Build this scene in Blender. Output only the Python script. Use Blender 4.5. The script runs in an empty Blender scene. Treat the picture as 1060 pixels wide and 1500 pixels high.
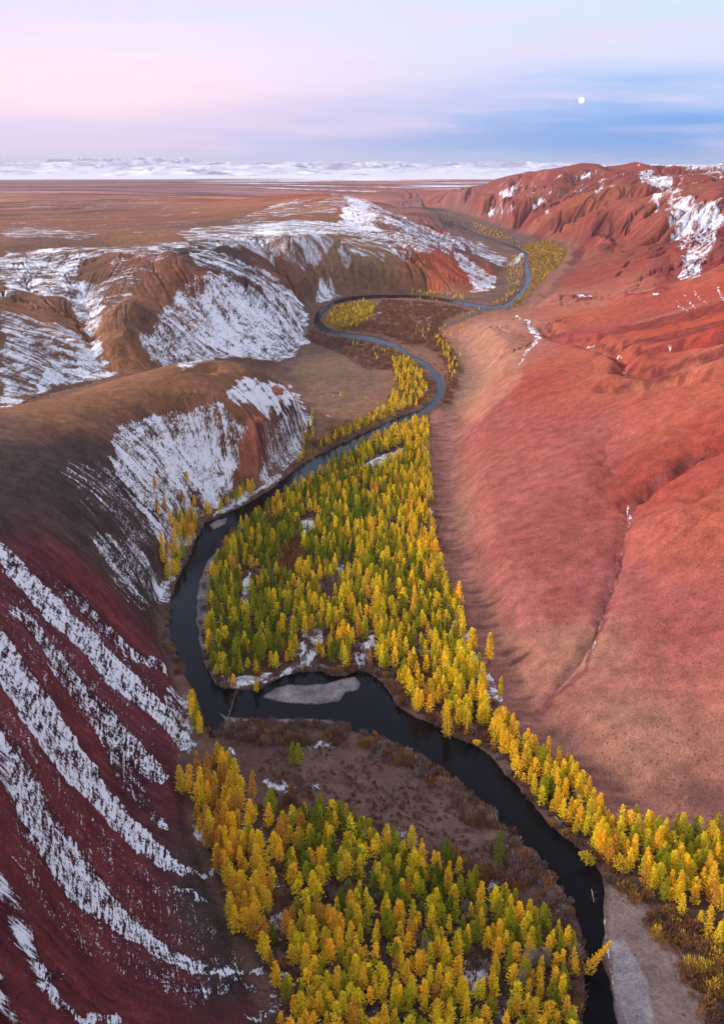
import bpy, math, random
import numpy as np
from heapq import heappush, heappop

rng = np.random.default_rng(7)
random.seed(7)
SC = bpy.context.scene
COL = SC.collection

# ------------------------------------------------------------------ camera model
F = 1400.0            # focal length in pixels of the 1060 x 1500 frame
CX, CY, HOR = 530.0, 750.0, 245.0
PITCH = math.atan((CY - HOR) / F)
CAMZ = 250.0
cp, sp = math.cos(PITCH), math.sin(PITCH)

def ray(px, py):
    """world direction of a sight line (x right, y ahead, z up)"""
    a, b = (px - CX) / F, -(py - CY) / F
    d = np.array([a, cp + b * sp, -sp + b * cp])
    return d

def at_z(px, py, z):
    d = ray(px, py); t = (z - CAMZ) / d[2]
    return d[0] * t, d[1] * t, z

def at_f(px, py, fwd):
    d = ray(px, py); t = fwd / d[1]
    return d[0] * t, fwd, CAMZ + d[2] * t

def at_fz(px, fwd, z):
    a = (px - CX) / F
    dep = fwd * cp - (z - CAMZ) * sp
    return a * dep, fwd, z

# ------------------------------------------------------------------ noise
def _hash(ix, iy, s):
    h = (ix.astype(np.int64) * 374761393 + iy.astype(np.int64) * 668265263 + s * 974634541) & 0xFFFFFFFF
    h = ((h ^ (h >> 13)) * 1274126177) & 0xFFFFFFFF
    h = h ^ (h >> 16)
    return (h & 0xFFFFFF).astype(np.float32) / 16777215.0

def vnoise(x, y, s=0):
    x0 = np.floor(x); y0 = np.floor(y)
    fx = (x - x0).astype(np.float32); fy = (y - y0).astype(np.float32)
    fx = fx * fx * fx * (fx * (fx * 6 - 15) + 10); fy = fy * fy * fy * (fy * (fy * 6 - 15) + 10)
    a = _hash(x0, y0, s); b = _hash(x0 + 1, y0, s); c = _hash(x0, y0 + 1, s); d = _hash(x0 + 1, y0 + 1, s)
    return (a + (b - a) * fx) * (1 - fy) + (c + (d - c) * fx) * fy - 0.5

def fbm(x, y, octv=4, s=0, gain=0.5):
    r = 0; amp = 1.0; tot = 0
    for i in range(octv):
        c, n = math.cos(i * 1.1), math.sin(i * 1.1)
        r = r + amp * vnoise((x * c - y * n) * 2 ** i + 13.7 * i, (x * n + y * c) * 2 ** i + 7.3 * i, s + i)
        tot += amp; amp *= gain
    return r / tot * 2.0

def smooth(a, b, x):
    t = np.clip((x - a) / (b - a), 0, 1)
    return t * t * (3 - 2 * t)

def blur(a, n=1):
    for _ in range(n):
        p = np.pad(a, 1, mode='edge')
        a = (p[:-2, 1:-1] + p[2:, 1:-1] + p[1:-1, :-2] + p[1:-1, 2:] + 2 * p[1:-1, 1:-1]) / 6.0
    return a

# ------------------------------------------------------------------ survey points of the land
FLOOR = [(400,1500),(385,1450),(350,1370),(318,1290),(292,1220),(276,1150),(272,1090),(283,1050),(268,1000),
 (249,950),(243,900),(246,865),(262,835),(275,800),(292,762),(340,742),(390,712),(428,684),(452,658),(461,620),(455,590),
 (437,562),(418,540),(434,522),(456,492),(449,470),(458,448),(500,434),(560,432),(620,430),(690,436),(730,424),(748,405),
 (752,385),(735,368),(700,352),(668,338),(640,318),(622,302),(668,312),(700,322),(745,340),(790,350),(832,362),(828,385),(804,402),
 (792,422),(764,450),(745,456),(700,462),(660,474),(640,486),(660,510),(677,545),(658,590),(634,620),(627,660),(629,720),
 (641,790),(661,850),(688,920),(720,985),(742,1040),(790,1085),(850,1140),(920,1190),(1000,1212),(1060,1222),
 (1250,1290),(1500,1500),(1700,2000),(380,2300),(390,1700)]

def wp(px, py, z=0.0):
    x, y, _ = at_z(px, py, z); return x, y

def dens(poly, n=3, close=True):
    out = []; m = len(poly)
    for i in range(m if close else m - 1):
        a, b = poly[i], poly[(i + 1) % m]
        for k in range(n):
            out.append(tuple(a[j] + (b[j] - a[j]) * k / n for j in range(len(a))))
    if not close: out.append(poly[-1])
    return out

Z3 = [ # px, py, z above the river
 # near left hill: dome, cliff rim, cliff face, brown shoulder
 (300,530,72),(340,545,75),(380,545,66),(415,562,44),(437,590,28),(260,533,70),
 (160,640,74),(230,605,70),(300,600,66),(350,605,62),(400,600,52),(438,615,24),(402,570,58),
 (300,680,26),(230,700,38),(200,760,42),(350,680,22),(400,650,18),(265,740,18),(225,800,22),(330,720,8),
 (100,620,84),(0,600,88),(170,558,78),(230,540,74),(60,590,86),(0,700,90),(100,700,80),(150,750,62),(80,800,74),(0,800,88),(200,880,22),(150,850,48),
 (0,900,90),(100,900,60),(180,950,30),(100,1000,52),(200,1020,22),(0,1050,84),(100,1100,48),(200,1130,18),(0,1200,78),
 (100,1230,44),(200,1250,17),(0,1350,66),(120,1370,36),(240,1380,11),(0,1500,58),(150,1500,30),(280,1500,10),
 (-150,1500,85),(-200,1200,105),(-200,900,115),(-200,700,110),(-100,620,95),(150,1700,28),(0,1800,45),(-200,1800,80),(250,1800,15),
 # ravine behind it and the snowy hill
 (0,592,62),(60,575,56),(100,563,50),(170,548,42),(215,547,34),(270,541,24),(0,540,76),(0,500,90),(0,450,102),(0,400,112),(0,350,116),
 (130,500,58),(122,465,72),(128,425,92),(60,480,86),(60,530,72),(180,470,90),(200,430,104),(220,390,117),(250,366,123),(170,520,62),
 (300,369,122),(350,382,111),(400,412,84),(436,436,48),(452,452,14),(300,450,66),(300,405,104),(220,500,48),(300,520,26),(380,500,18),(370,450,56),
 (420,520,3),(435,480,12),(240,532,30),(340,529,12),(-150,560,85),(-150,480,105),(-150,400,118),
 (447,420,34),(425,395,62),(385,368,90),(350,352,116),(430,352,110),(470,395,64),(500,392,61),(540,388,58),(580,385,57),(620,382,55),
 (640,374,62),(660,367,68),(685,382,38),(700,396,18),(725,408,6),(480,436,3),(520,433,3),(560,433,3),(600,431,3),(650,432,3),(690,420,4),
 (470,350,108),(560,350,88),(620,350,56),(690,365,22),(450,320,128),(520,320,124),(400,303,140),(395,293,150),(450,287,160),(510,285,165),
 (540,291,160),(580,310,138),(620,331,92),(650,345,58),(680,352,26),(720,375,12),(300,320,125),(200,320,122),(100,320,119),(0,310,118),(300,300,132),(200,290,122),(100,285,117),
 # right: low headland, broad red slope, gully
 (700,500,36),(690,480,33),(660,520,12),(700,470,24),(740,470,30),(762,458,12),(700,550,33),(700,600,29),(700,700,21),(700,800,15),(705,900,6),
 (800,1080,5),(800,1000,11),(800,900,19),(800,800,27),(800,700,36),(800,600,50),(800,550,56),(790,505,34),(780,490,24),(820,505,40),
 (900,1150,5),(900,1100,10),(900,1000,17),(930,900,27),(960,800,40),(880,800,33),(870,700,46),(900,650,56),(900,600,66),(900,550,75),(900,522,74),(900,485,64),(900,455,52),
 (800,1045,6),(870,950,17),(890,880,22),(910,820,27),(918,750,34),(950,712,45),(1000,685,57),(1060,657,68),
 (1060,1150,9),(1060,1100,14),(1060,1000,24),(1060,900,36),(1060,800,52),(1060,720,66),(1060,672,74),(1060,620,84),(1060,560,95),(1060,520,104),(1060,480,111),(1060,440,116),
 (980,600,76),(980,540,86),(980,490,88),(980,455,80),(1000,740,62),(980,680,60),
 (820,450,26),(860,440,33),(820,470,22),(840,490,40),
 (1250,1240,12),(1250,1000,50),(1250,800,80),(1250,600,118),(1250,450,150),
]
F3 = [ # px, py, metres ahead (ridges near the horizon)
 (1060,388,1500),(1000,412,1520),(930,430,1600),(860,435,1750),(800,430,1850),(1250,340,1600),
 (850,400,2450),(900,390,2200),(950,400,1950),(820,385,2900),(1010,400,1850),(980,330,2700),(1060,330,2300),(1060,290,2700),(1000,290,3000),(1060,360,1950),
 (930,281,3400),(960,285,3300),(890,300,3400),(850,325,3300),(880,350,2900),(800,345,3400),(930,340,2900),(860,290,3900),(900,268,4200),(980,262,4000),
 (760,325,3900),(700,305,4900),(740,300,4600),(800,300,4200),(660,298,5600),(780,275,4700),(820,265,4700),
 (640,278,6200),(660,271,6000),(700,262,5700),(740,259,5500),(780,254,5200),(820,251,5000),(870,250,4900),(920,249,4800),(960,240,4700),(1000,237,4700),(1060,241,4500),(1250,235,4500),
 (640,292,6000),(600,290,6600),(560,280,7500),(600,276,8500),
]
G3 = [ # px, metres ahead, z (hidden dips)
 (1040,1700,78),(980,1750,48),(900,1950,24),(450,1700,60),(300,1650,112),(200,1700,116),(100,1000,52),(0,760,60),
 (380,2100,112),(560,3800,60),(500,4200,100),(400,4200,120),(620,3300,20),(660,3700,5),(700,4000,4),(600,4500,40),(560,5200,90),
 (1060,5600,235),(900,5800,215),(750,6300,190),(990,3700,150),(930,3800,140),(0,2500,117),(300,2500,124),
]
P = []
for a in Z3: P.append(at_z(*a))
for a in F3: P.append(at_f(*a))
for a in G3: P.append(at_fz(*a))
for px, py in FLOOR[:-4]: P.append(at_z(px, py, 1.5))
for az, r, z in [(-60,100,60),(-60,300,110),(-60,1000,120),(-60,4000,115),(60,100,10),(60,300,60),(60,1000,160),(60,4000,260),
                 (0,90,2),(20,90,2),(-20,90,10),(-40,90,50),(-35,500,112),(-35,1500,118),(35,350,45),(35,800,110),(35,2000,190),(35,4500,260),(0,40,2),(-80,60,20),(80,60,5)]:
    P.append((r * math.sin(math.radians(az)), r * math.cos(math.radians(az)), z))
for az in range(-80, 81, 8):
    for r, z in ((11000, 105), (16000, 105), (60000, 105), (110000, 105)):
        P.append((r * math.sin(math.radians(az)), r * math.cos(math.radians(az)), z))
for az in range(-80, 0, 8):
    for r in (5000, 7500): P.append((r * math.sin(math.radians(az)), r * math.cos(math.radians(az)), 115))
P = np.array(P)
pu = np.arctan2(P[:, 0], P[:, 1]); pv = np.log(np.hypot(P[:, 0], P[:, 1])); pz = P[:, 2]

def phi(d2): return d2 ** 0.7
D2 = (pu[:, None] - pu[None]) ** 2 + (pv[:, None] - pv[None]) ** 2
n = len(pu)
A = np.zeros((n + 1, n + 1)); A[:n, :n] = phi(D2) - np.eye(n) * 0.0012
A[:n, n] = 1; A[n, :n] = 1
W = np.linalg.solve(A, np.concatenate([pz, [0]]))

# ------------------------------------------------------------------ the grid of the ground sheet
az_f = np.radians(np.arange(-23.5, 23.5001, 0.05))
az_l = np.radians(-np.concatenate([np.arange(80, 30, -2.0), np.arange(30, 23.7, -0.4)]))
AZ = np.concatenate([az_l, az_f, -az_l[::-1]])
LR = [math.log(40)]
while LR[-1] < math.log(62000):
    r = math.exp(LR[-1])
    st = 0.02 if r < 150 else 0.0016 if r < 1500 else 0.0026 if r < 4200 else 0.005 if r < 12000 else 0.012 if r < 13000 else 0.005
    LR.append(LR[-1] + st)
LR = np.array(LR)
NR, NA = len(LR), len(AZ)
print('grid', NR, NA, NR * NA)

def rbf(U, V):
    out = np.empty(U.shape)
    for i in range(U.shape[0]):
        d2 = (U[i][:, None] - pu[None]) ** 2 + (V[i][:, None] - pv[None]) ** 2
        out[i] = phi(d2) @ W[:n] + W[n]
    return out

def bil(grid, gu, gv, U, V):
    """grid[v,u] sampled at U (1d axis gu), V (axis gv)"""
    iu = np.interp(U, gu, np.arange(len(gu))); iv = np.interp(V, gv, np.arange(len(gv)))
    i0 = np.clip(iu.astype(int), 0, len(gu) - 2); j0 = np.clip(iv.astype(int), 0, len(gv) - 2)
    fu = iu - i0; fv = iv - j0
    return (grid[j0, i0] * (1 - fu) + grid[j0, i0 + 1] * fu) * (1 - fv) + (grid[j0 + 1, i0] * (1 - fu) + grid[j0 + 1, i0 + 1] * fu) * fv

# medium grid on which the rain carves
eu = np.radians(np.linspace(-26, 26, 693)); ev = np.arange(math.log(110), math.log(9000), 0.0040)
cu = np.concatenate([np.radians(np.arange(-80, -26, 3.0)), np.radians(np.arange(-26, 26.1, 0.4)), np.radians(np.arange(27, 81, 3.0))])
cv = np.linspace(math.log(38), math.log(105000), 400)
CU, CV = np.meshgrid(cu, cv)
ZC = rbf(CU, CV)

def pip(poly, X, Y):
    ins = np.zeros(X.shape, bool); m = len(poly)
    for i in range(m):
        x1, y1 = poly[i]; x2, y2 = poly[(i + 1) % m]
        if y1 == y2: continue
        c = ((y1 > Y) != (y2 > Y)) & (X < (x2 - x1) * (Y - y1) / (y2 - y1) + x1)
        ins ^= c
    return ins

def segdist(poly, X, Y, close=True):
    d = np.full(X.shape, 1e9, np.float32); m = len(poly)
    for i in range(m if close else m - 1):
        x1, y1 = poly[i]; x2, y2 = poly[(i + 1) % m]
        dx, dy = x2 - x1, y2 - y1
        t = np.clip(((X - x1) * dx + (Y - y1) * dy) / (dx * dx + dy * dy + 1e-9), 0, 1)
        np.minimum(d, (X - x1 - t * dx) ** 2 + (Y - y1 - t * dy) ** 2, out=d)
    return np.sqrt(d)

def polar(pts): return [(math.atan2(x, y), math.log(math.hypot(x, y))) for x, y in pts]
floor_w = [wp(*p) for p in FLOOR]
floor_p = polar(floor_w)

EU, EV = np.meshgrid(eu, ev)
ER = np.exp(EV); EX = ER * np.sin(EU); EY = ER * np.cos(EU)
ZE = bil(ZC, cu, cv, EU, EV)
f_in = pip(floor_p, EU, EV)
f_d = segdist(floor_p, EU, EV)            # in radians-like units: times r gives metres
outd = np.where(f_in, 0, f_d) * ER
w_edge = np.where(EU > 0.03, np.clip(0.06 * ER, 20, 60), np.clip(0.02 * ER, 8, 60))
hill = smooth(0, 1, outd / w_edge)
ZE = np.maximum(ZE, 1.5) * hill
def soften(Z, hill): return Z
lnx, lny = EU * 9, EV * 9
rough = smooth(900, 2200, ER) * 0.8 + 0.25
left = smooth(0.02, -0.1, EU)
rough = rough * (1 - 0.7 * smooth(0.06, 0.02, EU) * smooth(1500, 2300, ER))
amp = np.clip(0.011 * ER, 0, 40) * rough * hill * smooth(0, 40, ZE)
ZE = ZE + amp * (fbm(lnx, lny, 5, 3, 0.42))
mtn = smooth(1300, 2600, ER) * smooth(0.05, 0.12, EU) + 0.35 * smooth(1000, 1300, ER) * smooth(0.04, -0.02, EU) * smooth(2000, 1700, ER)
rdg = 1 - 2.4 * abs(fbm(EU * 26 + 3 * fbm(EU * 8, EV * 8, 2, 12), EV * 11, 2, 9, 0.4))
ZE = ZE + mtn * hill * smooth(5, 60, ZE) * np.clip(0.0045 * ER, 0, 20) * (rdg - 0.85)
ZE = np.maximum(ZE, 0.3 * hill)
erod = np.clip(rough, 0.15, 1.0) * (0.3 + 0.7 * hill)
erod *= 1 - 0.95 * smooth(0.03, 0.06, EU) * smooth(1300, 800, ER)
erod *= 0.3 + 0.7 * smooth(0, 50, outd)
ZE = ZE - 0

def carve(Z, K, iters):
    nr, na = Z.shape
    dv = ev[1] - ev[0]; du = eu[1] - eu[0]
    offs = [(-1,-1),(-1,0),(-1,1),(0,-1),(0,1),(1,-1),(1,0),(1,1)]
    dist = np.array([math.hypot(a * dv, b * du) for a, b in offs]) / dv
    for it in range(iters):
        # fill pits (priority flood)
        z = Z.ravel().tolist(); N = nr * na
        done = bytearray(N); heap = []
        for i in list(range(na)) + list(range(N - na, N)) + [r_ * na for r_ in range(nr)] + [r_ * na + na - 1 for r_ in range(nr)]:
            if not done[i]: done[i] = 1; heappush(heap, (z[i], i))
        low = np.where((ZE0 <= 0.02).ravel())[0].tolist()
        for i in low:
            if not done[i]: done[i] = 1; heappush(heap, (z[i], i))
        rec = [-1] * N; order = []
        nb = [a * na + b for a, b in offs]
        while heap:
            zi, i = heappop(heap); order.append(i)
            if i < na or i >= N - na: continue
            c = i % na
            if c == 0 or c == na - 1: continue
            for o in nb:
                j = i + o
                if not done[j]:
                    done[j] = 1
                    if z[j] < zi: z[j] = zi + 1e-4
                    rec[j] = i
                    heappush(heap, (z[j], j))
        zf = np.array(z).reshape(nr, na)
        # steepest receiver
        best = np.zeros((nr, na)); br = np.array(rec).reshape(nr, na).copy()
        idx = np.arange(N).reshape(nr, na)
        for k, (a, b) in enumerate(offs):
            sh = np.full((nr, na), np.inf); si = np.zeros((nr, na), np.int64)
            ys = slice(max(0, -a), nr - max(0, a)); yd = slice(max(0, a), nr - max(0, -a))
            xs = slice(max(0, -b), na - max(0, b)); xd = slice(max(0, b), na - max(0, -b))
            sh[ys, xs] = zf[yd, xd]; si[ys, xs] = idx[yd, xd]
            sl = (zf - sh) / dist[k]
            m = (sl > best + 1e-6) & (br >= 0)
            best[m] = sl[m]; br[m] = si[m]
        rc = br.ravel().tolist()
        zl = zf.ravel().tolist()
        srt = np.argsort(zf.ravel(), kind='stable')
        acc = [1.0] * N
        for i in srt[::-1].tolist():
            r_ = rc[i]
            if r_ >= 0: acc[r_] += acc[i]
        Fk = (K.ravel() * np.sqrt(np.maximum(np.array(acc) - 3, 0))).tolist()
        for i in srt.tolist():
            r_ = rc[i]
            if r_ >= 0 and Fk[i] > 0:
                zr = zl[r_]
                if zr < zl[i]: zl[i] = (zl[i] + Fk[i] * zr) / (1 + Fk[i])
        Z = np.array(zl).reshape(nr, na)
        Z = Z + 0.04 * (blur(Z, 1) - Z)
    return Z, np.array(acc).reshape(nr, na)

ZE0 = ZE.copy()
ZE1, ACC = carve(ZE, 0.075 * erod, 6)
dZ = ZE1 - ZE0
lim = np.clip(0.03 * ER, 5, 70)
dZ = -lim * np.tanh(-dZ / lim) * np.clip(smooth(0.3, 5, ZE0), 0, 1)
edge = smooth(math.radians(26), math.radians(24.6), abs(EU)) * smooth(ev[0], ev[0] + 0.1, EV) * smooth(ev[-1], ev[-1] - 0.25, EV)
DE = (ZE0 + dZ - bil(ZC, cu, cv, EU, EV)) * edge

# ------------------------------------------------------------------ full resolution heights
U, V = np.meshgrid(AZ, LR)
R = np.exp(V); X = R * np.sin(U); Y = R * np.cos(U)
Z = bil(ZC, cu, cv, U, V)
inside = (abs(U) <= eu[-1]) & (V >= ev[0]) & (V <= ev[-1])
Z = Z + np.where(inside, bil(DE, eu, ev, U, V), 0)
acc_f = np.where(inside, bil(np.log1p(ACC), eu, ev, U, V), 0)
f_in = pip(floor_p, U, V)
sub = (R < 6500)
fd = np.full(U.shape, 10.0, np.float32)
fd[sub] = segdist(floor_p, U[sub].astype(np.float32), V[sub].astype(np.float32))
floor_d = np.where(f_in, 0, fd) * R
hillf = smooth(0, 1, floor_d / np.where(U > 0.03, np.clip(0.06 * R, 20, 60), np.clip(0.02 * R, 8, 60)))
Z = np.where(R < 7000, np.maximum(Z, 0.6) * np.where(Z > 0.6, 1, 1), Z)
Z = Z * np.where(R < 7000, np.clip(hillf * 1.0 + 0.0, 0, 1), 1)
near = np.where(R < 6500, hillf, 1)
Z += near * (fbm(X / 22, Y / 22, 4, 21) * 1.0 * smooth(2500, 900, R) + fbm(X / 90, Y / 90, 5, 25) * 3.0 * smooth(600, 1600, R) * (1 - 0.6 * smooth(0, -0.2, U) * smooth(2500, 4000, R)))
Z += near * fbm(X / 4.0, Y / 4.0, 3, 41) * 0.2
Z += (1 - near) * np.where(R < 6500, 1, 0) * (0.45 + fbm(X / 14, Y / 14, 4, 31) * 0.5)
# far plain and snow mountains
rid = 1 - abs(fbm(X / 3600, Y / 5200, 6, 51, 0.52)) * 1.7
rid2 = 1 - abs(fbm(X / 1700 + 3, Y / 3200, 5, 57, 0.52)) * 1.7
azc = np.clip(1.0 - 0.35 * smooth(0.0, 0.22, U), 0, 1)
Z += smooth(19000, 36000, R) * (fbm(X / 7000, Y / 9000, 3, 61) * 0.5 + 0.6) * np.clip(rid, 0.05, 1) ** 1.6 * 600 * azc
Z += smooth(13500, 16000, R) * (1 - smooth(19000, 24000, R)) * np.clip(rid2 - 0.40, 0, 1) * 380 * (fbm(X / 3500, Y / 5000, 2, 63) + 0.25).clip(0, 1)
Z += smooth(7000, 14000, R) * fbm(X / 1500, Y / 2500, 3, 71) * 5

# ------------------------------------------------------------------ sight-line hits on the ground
def hit_uv(px, py):
    d = ray(px, py); u = math.atan2(d[0], d[1]); s = d[2] / math.hypot(d[0], d[1])
    i = np.interp(u, AZ, np.arange(NA)); i0 = min(int(i), NA - 2); f = i - i0
    prof = Z[:, i0] * (1 - f) + Z[:, i0 + 1] * f
    below = (CAMZ + s * np.exp(LR)) <= prof
    k = int(np.argmax(below)) if below.any() else NR - 1
    if k == 0: return u, LR[0]
    a0 = CAMZ + s * math.exp(LR[k - 1]) - prof[k - 1]; a1 = CAMZ + s * math.exp(LR[k]) - prof[k]
    t = a0 / (a0 - a1 + 1e-9)
    return u, LR[k - 1] + (LR[k] - LR[k - 1]) * min(max(t, 0), 1)

def hit(px, py):
    u, v = hit_uv(px, py); r = math.exp(v)
    return r * math.sin(u), r * math.cos(u)

def ground(x, y):
    u = np.arctan2(x, y); v = np.log(np.hypot(x, y))
    return bil(Z, AZ, LR, np.atleast_1d(u), np.atleast_1d(v))

_gu = np.gradient(Z, axis=1) / np.gradient(AZ)[None, :] / R; _gv = np.gradient(Z, axis=0) / np.gradient(LR)[:, None] / R
_sl = blur(np.hypot(_gu, _gv), 8); _ck = smooth(0.42, 0.8, _sl) * near * (U < 0.03) * smooth(2600, 1800, R)
_sc = np.clip(R / 700, .7, 3)
Z += _ck * _sc * (1.5 * (0.5 - abs(fbm(X / 17, Y / 17, 4, 331))) + .8 * abs(fbm(X / 5, Y / 9, 3, 335))) * smooth(180, 350, R)
# ------------------------------------------------------------------ gullies that can be followed by eye
def groove(pts, depth, wid, ends=True):
    global Z
    pp = [hit_uv(px, py) for px, py in dens(pts, 2, False)]
    us = [p[0] for p in pp]; vs = [p[1] for p in pp]; m_ = wid * 3.2
    i0 = max(0, np.searchsorted(AZ, min(us) - m_)); i1 = min(NA, np.searchsorted(AZ, max(us) + m_))
    j0 = max(0, np.searchsorted(LR, min(vs) - m_)); j1 = min(NR, np.searchsorted(LR, max(vs) + m_))
    s_ = (slice(j0, j1), slice(i0, i1))
    d = segdist(pp, (U[s_] + .18 * wid * GW[s_] * 2).astype(np.float32), (V[s_] + .18 * wid * GW2[s_] * 2).astype(np.float32), False)
    e0 = np.minimum(np.hypot(U[s_] - us[0], V[s_] - vs[0]), np.hypot(U[s_] - us[-1], V[s_] - vs[-1]) + (9 if pts[-1][0] > 1055 else 0)) if pts[0][0] < 1055 else np.hypot(U[s_] - us[-1], V[s_] - vs[-1])
    Z[s_] = Z[s_] - smooth(0, 2.6 * wid, e0 + .3 * wid) * depth * near[s_] * (np.exp(-(d / wid) ** 1.05) - .25 * np.exp(-((d - 1.8 * wid) / wid) ** 2))
GW = fbm(U * 50, V * 50, 3, 301); GW2 = fbm(U * 50, V * 50, 3, 305)
for g in [([(924,282),(895,289),(870,298),(833,318),(800,345)], -26, .020), ([(974,289),(968,330),(985,372)], -14, .014), ([(1060,392),(1010,418),(950,434),(880,442)], -8, .012),
 ([(790,474),(815,493),(860,501),(890,512),(908,520),(918,545)], 13, .009), ([(873,492),(921,484),(970,474),(1062,451)], 24, .0105), ([(909,510),(951,501),(997,492),(1062,476)], 24, .010),
 ([(921,520),(951,517),(988,509),(1030,504),(1062,500)], 28, .011), ([(918,546),(963,547),(1012,538),(1062,522)], 25, .012), ([(897,568),(933,564),(982,560),(1018,555),(1062,545)], 17, .011), ([(820,470),(870,466),(930,456),(990,445)], 5, .009),
 ([(1064,655),(1010,675),(960,708),(925,742)], 8, .010), ([(920,745),(912,820),(890,880),(865,945),(800,1035)], 2.5, .008), ([(905,705),(885,660),(900,620)], 4, .016), ([(1000,740),(1030,720),(1062,700)], 4, .010),
 ([(1000,780),(1030,755),(1062,735)], 3, .010), ([(835,388),(852,361),(875,332),(893,311)], 24, .012), ([(906,368),(900,335),(897,307)], 20, .010), ([(992,402),(978,362),(972,330)], 12, .010),
 ([(775,350),(800,332),(840,305)], 16, .012), ([(745,340),(770,312),(800,288)], 18, .012), ([(690,316),(722,297),(750,274)], 16, .010), ([(660,300),(690,285),(710,270)], 14, .009), ([(720,305),(745,285),(770,265)], 14, .009), ([(800,300),(830,280),(850,258)], 16, .010), ([(840,268),(880,262),(920,256)], 14, .010), ([(950,288),(985,270),(1020,262)], 14, .012),
 ([(165,547),(138,502),(124,465),(126,430),(140,402)], 12, .018), ([(60,575),(110,560)], 5, .012), ([(128,470),(160,450),(185,425)], 7, .012), ([(0,470),(60,478),(120,500)], 6, .014), ([(330,535),(300,540),(250,543)], 6, .01),
 ([(440,440),(425,410),(400,392),(380,375)], 10, .012), ([(375,392),(415,415),(445,445)], 6, .006), ([(330,376),(380,400),(430,440)], 5, .006),
 ]:
    groove(*g)
Z = np.where((R < 7000) & (near > 0.0), np.maximum(Z, 0.35), Z)

# ------------------------------------------------------------------ river
BANK_A = [(960,1800),(915,1560),(905,1500),(893,1450),(882,1400),(882,1350),(885,1310),(880,1280),(868,1260),(848,1240),(825,1222),(800,1200),
 (785,1180),(760,1152),(738,1128),(718,1105),(700,1092),(665,1078),(635,1060),(605,1047),(584,1035),(572,1015),(562,998),(545,986),(525,979),
 (505,989),(485,988),(470,981),(440,982),(415,988),(392,1000),(372,1010),(345,1008),(322,1005),(310,990),(302,965),(296,930),(293,900),
 (294,870),(300,840),(313,815),(322,800),(336,780),(356,763),(380,750),(410,730),(440,712),(470,690),(510,665),(550,641),(600,614),
 (626,606),(640,595),(650,583),(654,565),(648,548),(634,532),(612,521),(600,514),(580,501),(550,492),(520,488),(492,483),(478,476),(472,468),
 (478,457),(490,447),(515,440),(550,437),(600,436),(640,440),(690,449),(720,453),(745,450),(762,436),(776,420),(780,405),(776,390),(774,380),(776,372),(760,362),(730,352),(700,342),(676,330)]
BANK_B = [(670,330),(692,343),(724,353),(752,364),(768,374),(765,392),(768,404),(766,418),(755,430),(742,443),(720,447),(690,443),(640,434),(600,431),(550,431),(510,434),
 (485,441),(466,452),(457,462),(456,474),(466,485),(490,491),(520,497),(550,502),(575,511),(600,525),(622,541),(635,556),(638,572),(630,588),
 (615,600),(590,607),(540,630),(500,649),(460,668),(430,689),(395,717),(355,741),(325,753),(300,765),(288,785),(282,800),(272,826),(258,850),
 (250,875),(247,900),(249,930),(256,955),(270,985),(283,1010),(290,1040),(300,1066),(312,1078),(322,1070),(330,1058),(345,1061),(400,1058),(450,1056),(490,1060),
 (520,1071),(560,1086),(600,1103),(640,1127),(680,1156),(720,1190),(755,1225),(790,1262),(815,1290),(835,1320),(848,1360),(855,1400),
 (852,1450),(850,1500),(850,1560),(860,1800)]
BARS = [[(383,1021),(402,1006),(425,1001),(450,1003),(480,1000),(505,993),(520,990),(529,999),(524,1010),(505,1014),(496,1027),(470,1031),(430,1029),(400,1026)],
 [(312,1038),(330,1048),(380,1053),(440,1051),(485,1053),(505,1062),(505,1070),(470,1064),(340,1066)],
 [(306,768),(318,760),(334,757),(330,767),(312,776)],
 [(322,800),(300,826),(289,862),(287,905),(292,945),(302,975),(318,1005),(322,960),(312,880),(320,840)],
 ]
river_w = [wp(*p) for p in BANK_A + BANK_B]; river_p = polar(river_w)
bars_p = [polar([wp(*p) for p in b]) for b in BARS]
wob = 0.0022
U2 = U + wob * fbm(X / 12, Y / 12, 3, 81) * (120 / R) * 4; V2 = V + wob * fbm(X / 12, Y / 12, 3, 85) * (120 / R) * 4
riv = pip(river_p, U2, V2) & sub
rdm0 = np.full(U.shape, 99.0, np.float32)
_s = riv & (R > 900)
rdm0[_s] = segdist(river_p, U[_s].astype(np.float32), V[_s].astype(np.float32)) * R[_s]
riv &= rdm0 > 4.6 * smooth(800, 1400, R) * (1 + .5 * fbm(X / 40, Y / 40, 2, 419))
bar = np.zeros(U.shape, bool)
for b in bars_p: bar |= pip(b, U2, V2)
rd = np.full(U.shape, 10.0, np.float32)
sel = sub & (floor_d < 60)
rd[sel] = segdist(river_p, U[sel].astype(np.float32), V[sel].astype(np.float32))
rdm = rd * R                                   # metres to the bank
bank_h = smooth(0, np.where(R < 1000, 4, 9), rdm)
WATER = -0.75
ch = blur((riv & ~bar).astype(np.float32), 1)
Z = np.where(ch > 0.5, WATER - 0.25 - 1.2 * smooth(0, 5, rdm), np.where(rdm < 14, np.maximum(Z * bank_h, 0) * 1 + (-0.5) * (1 - bank_h), Z))
Z = np.where(bar & (ch <= 0.5), -0.45 + 0.25 * fbm(X / 6, Y / 6, 3, 91) + 0.1, Z)

# ------------------------------------------------------------------ slope, streak fields
def grad(Zg):
    gv = np.gradient(Zg, axis=0) / np.gradient(LR)[:, None] / R
    gu = np.gradient(Zg, axis=1) / np.gradient(AZ)[None, :] / R
    return gu, gv
def blur2(a, n):
    return blur(a, n)
Zs = blur2(Z, 6)
gu, gv = grad(Zs); slope = np.hypot(gu, gv)
lap = blur2(Z, 14) - blur2(Z, 2)                # positive in hollows
lap = lap / (0.0025 * R + 0.2)

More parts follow.
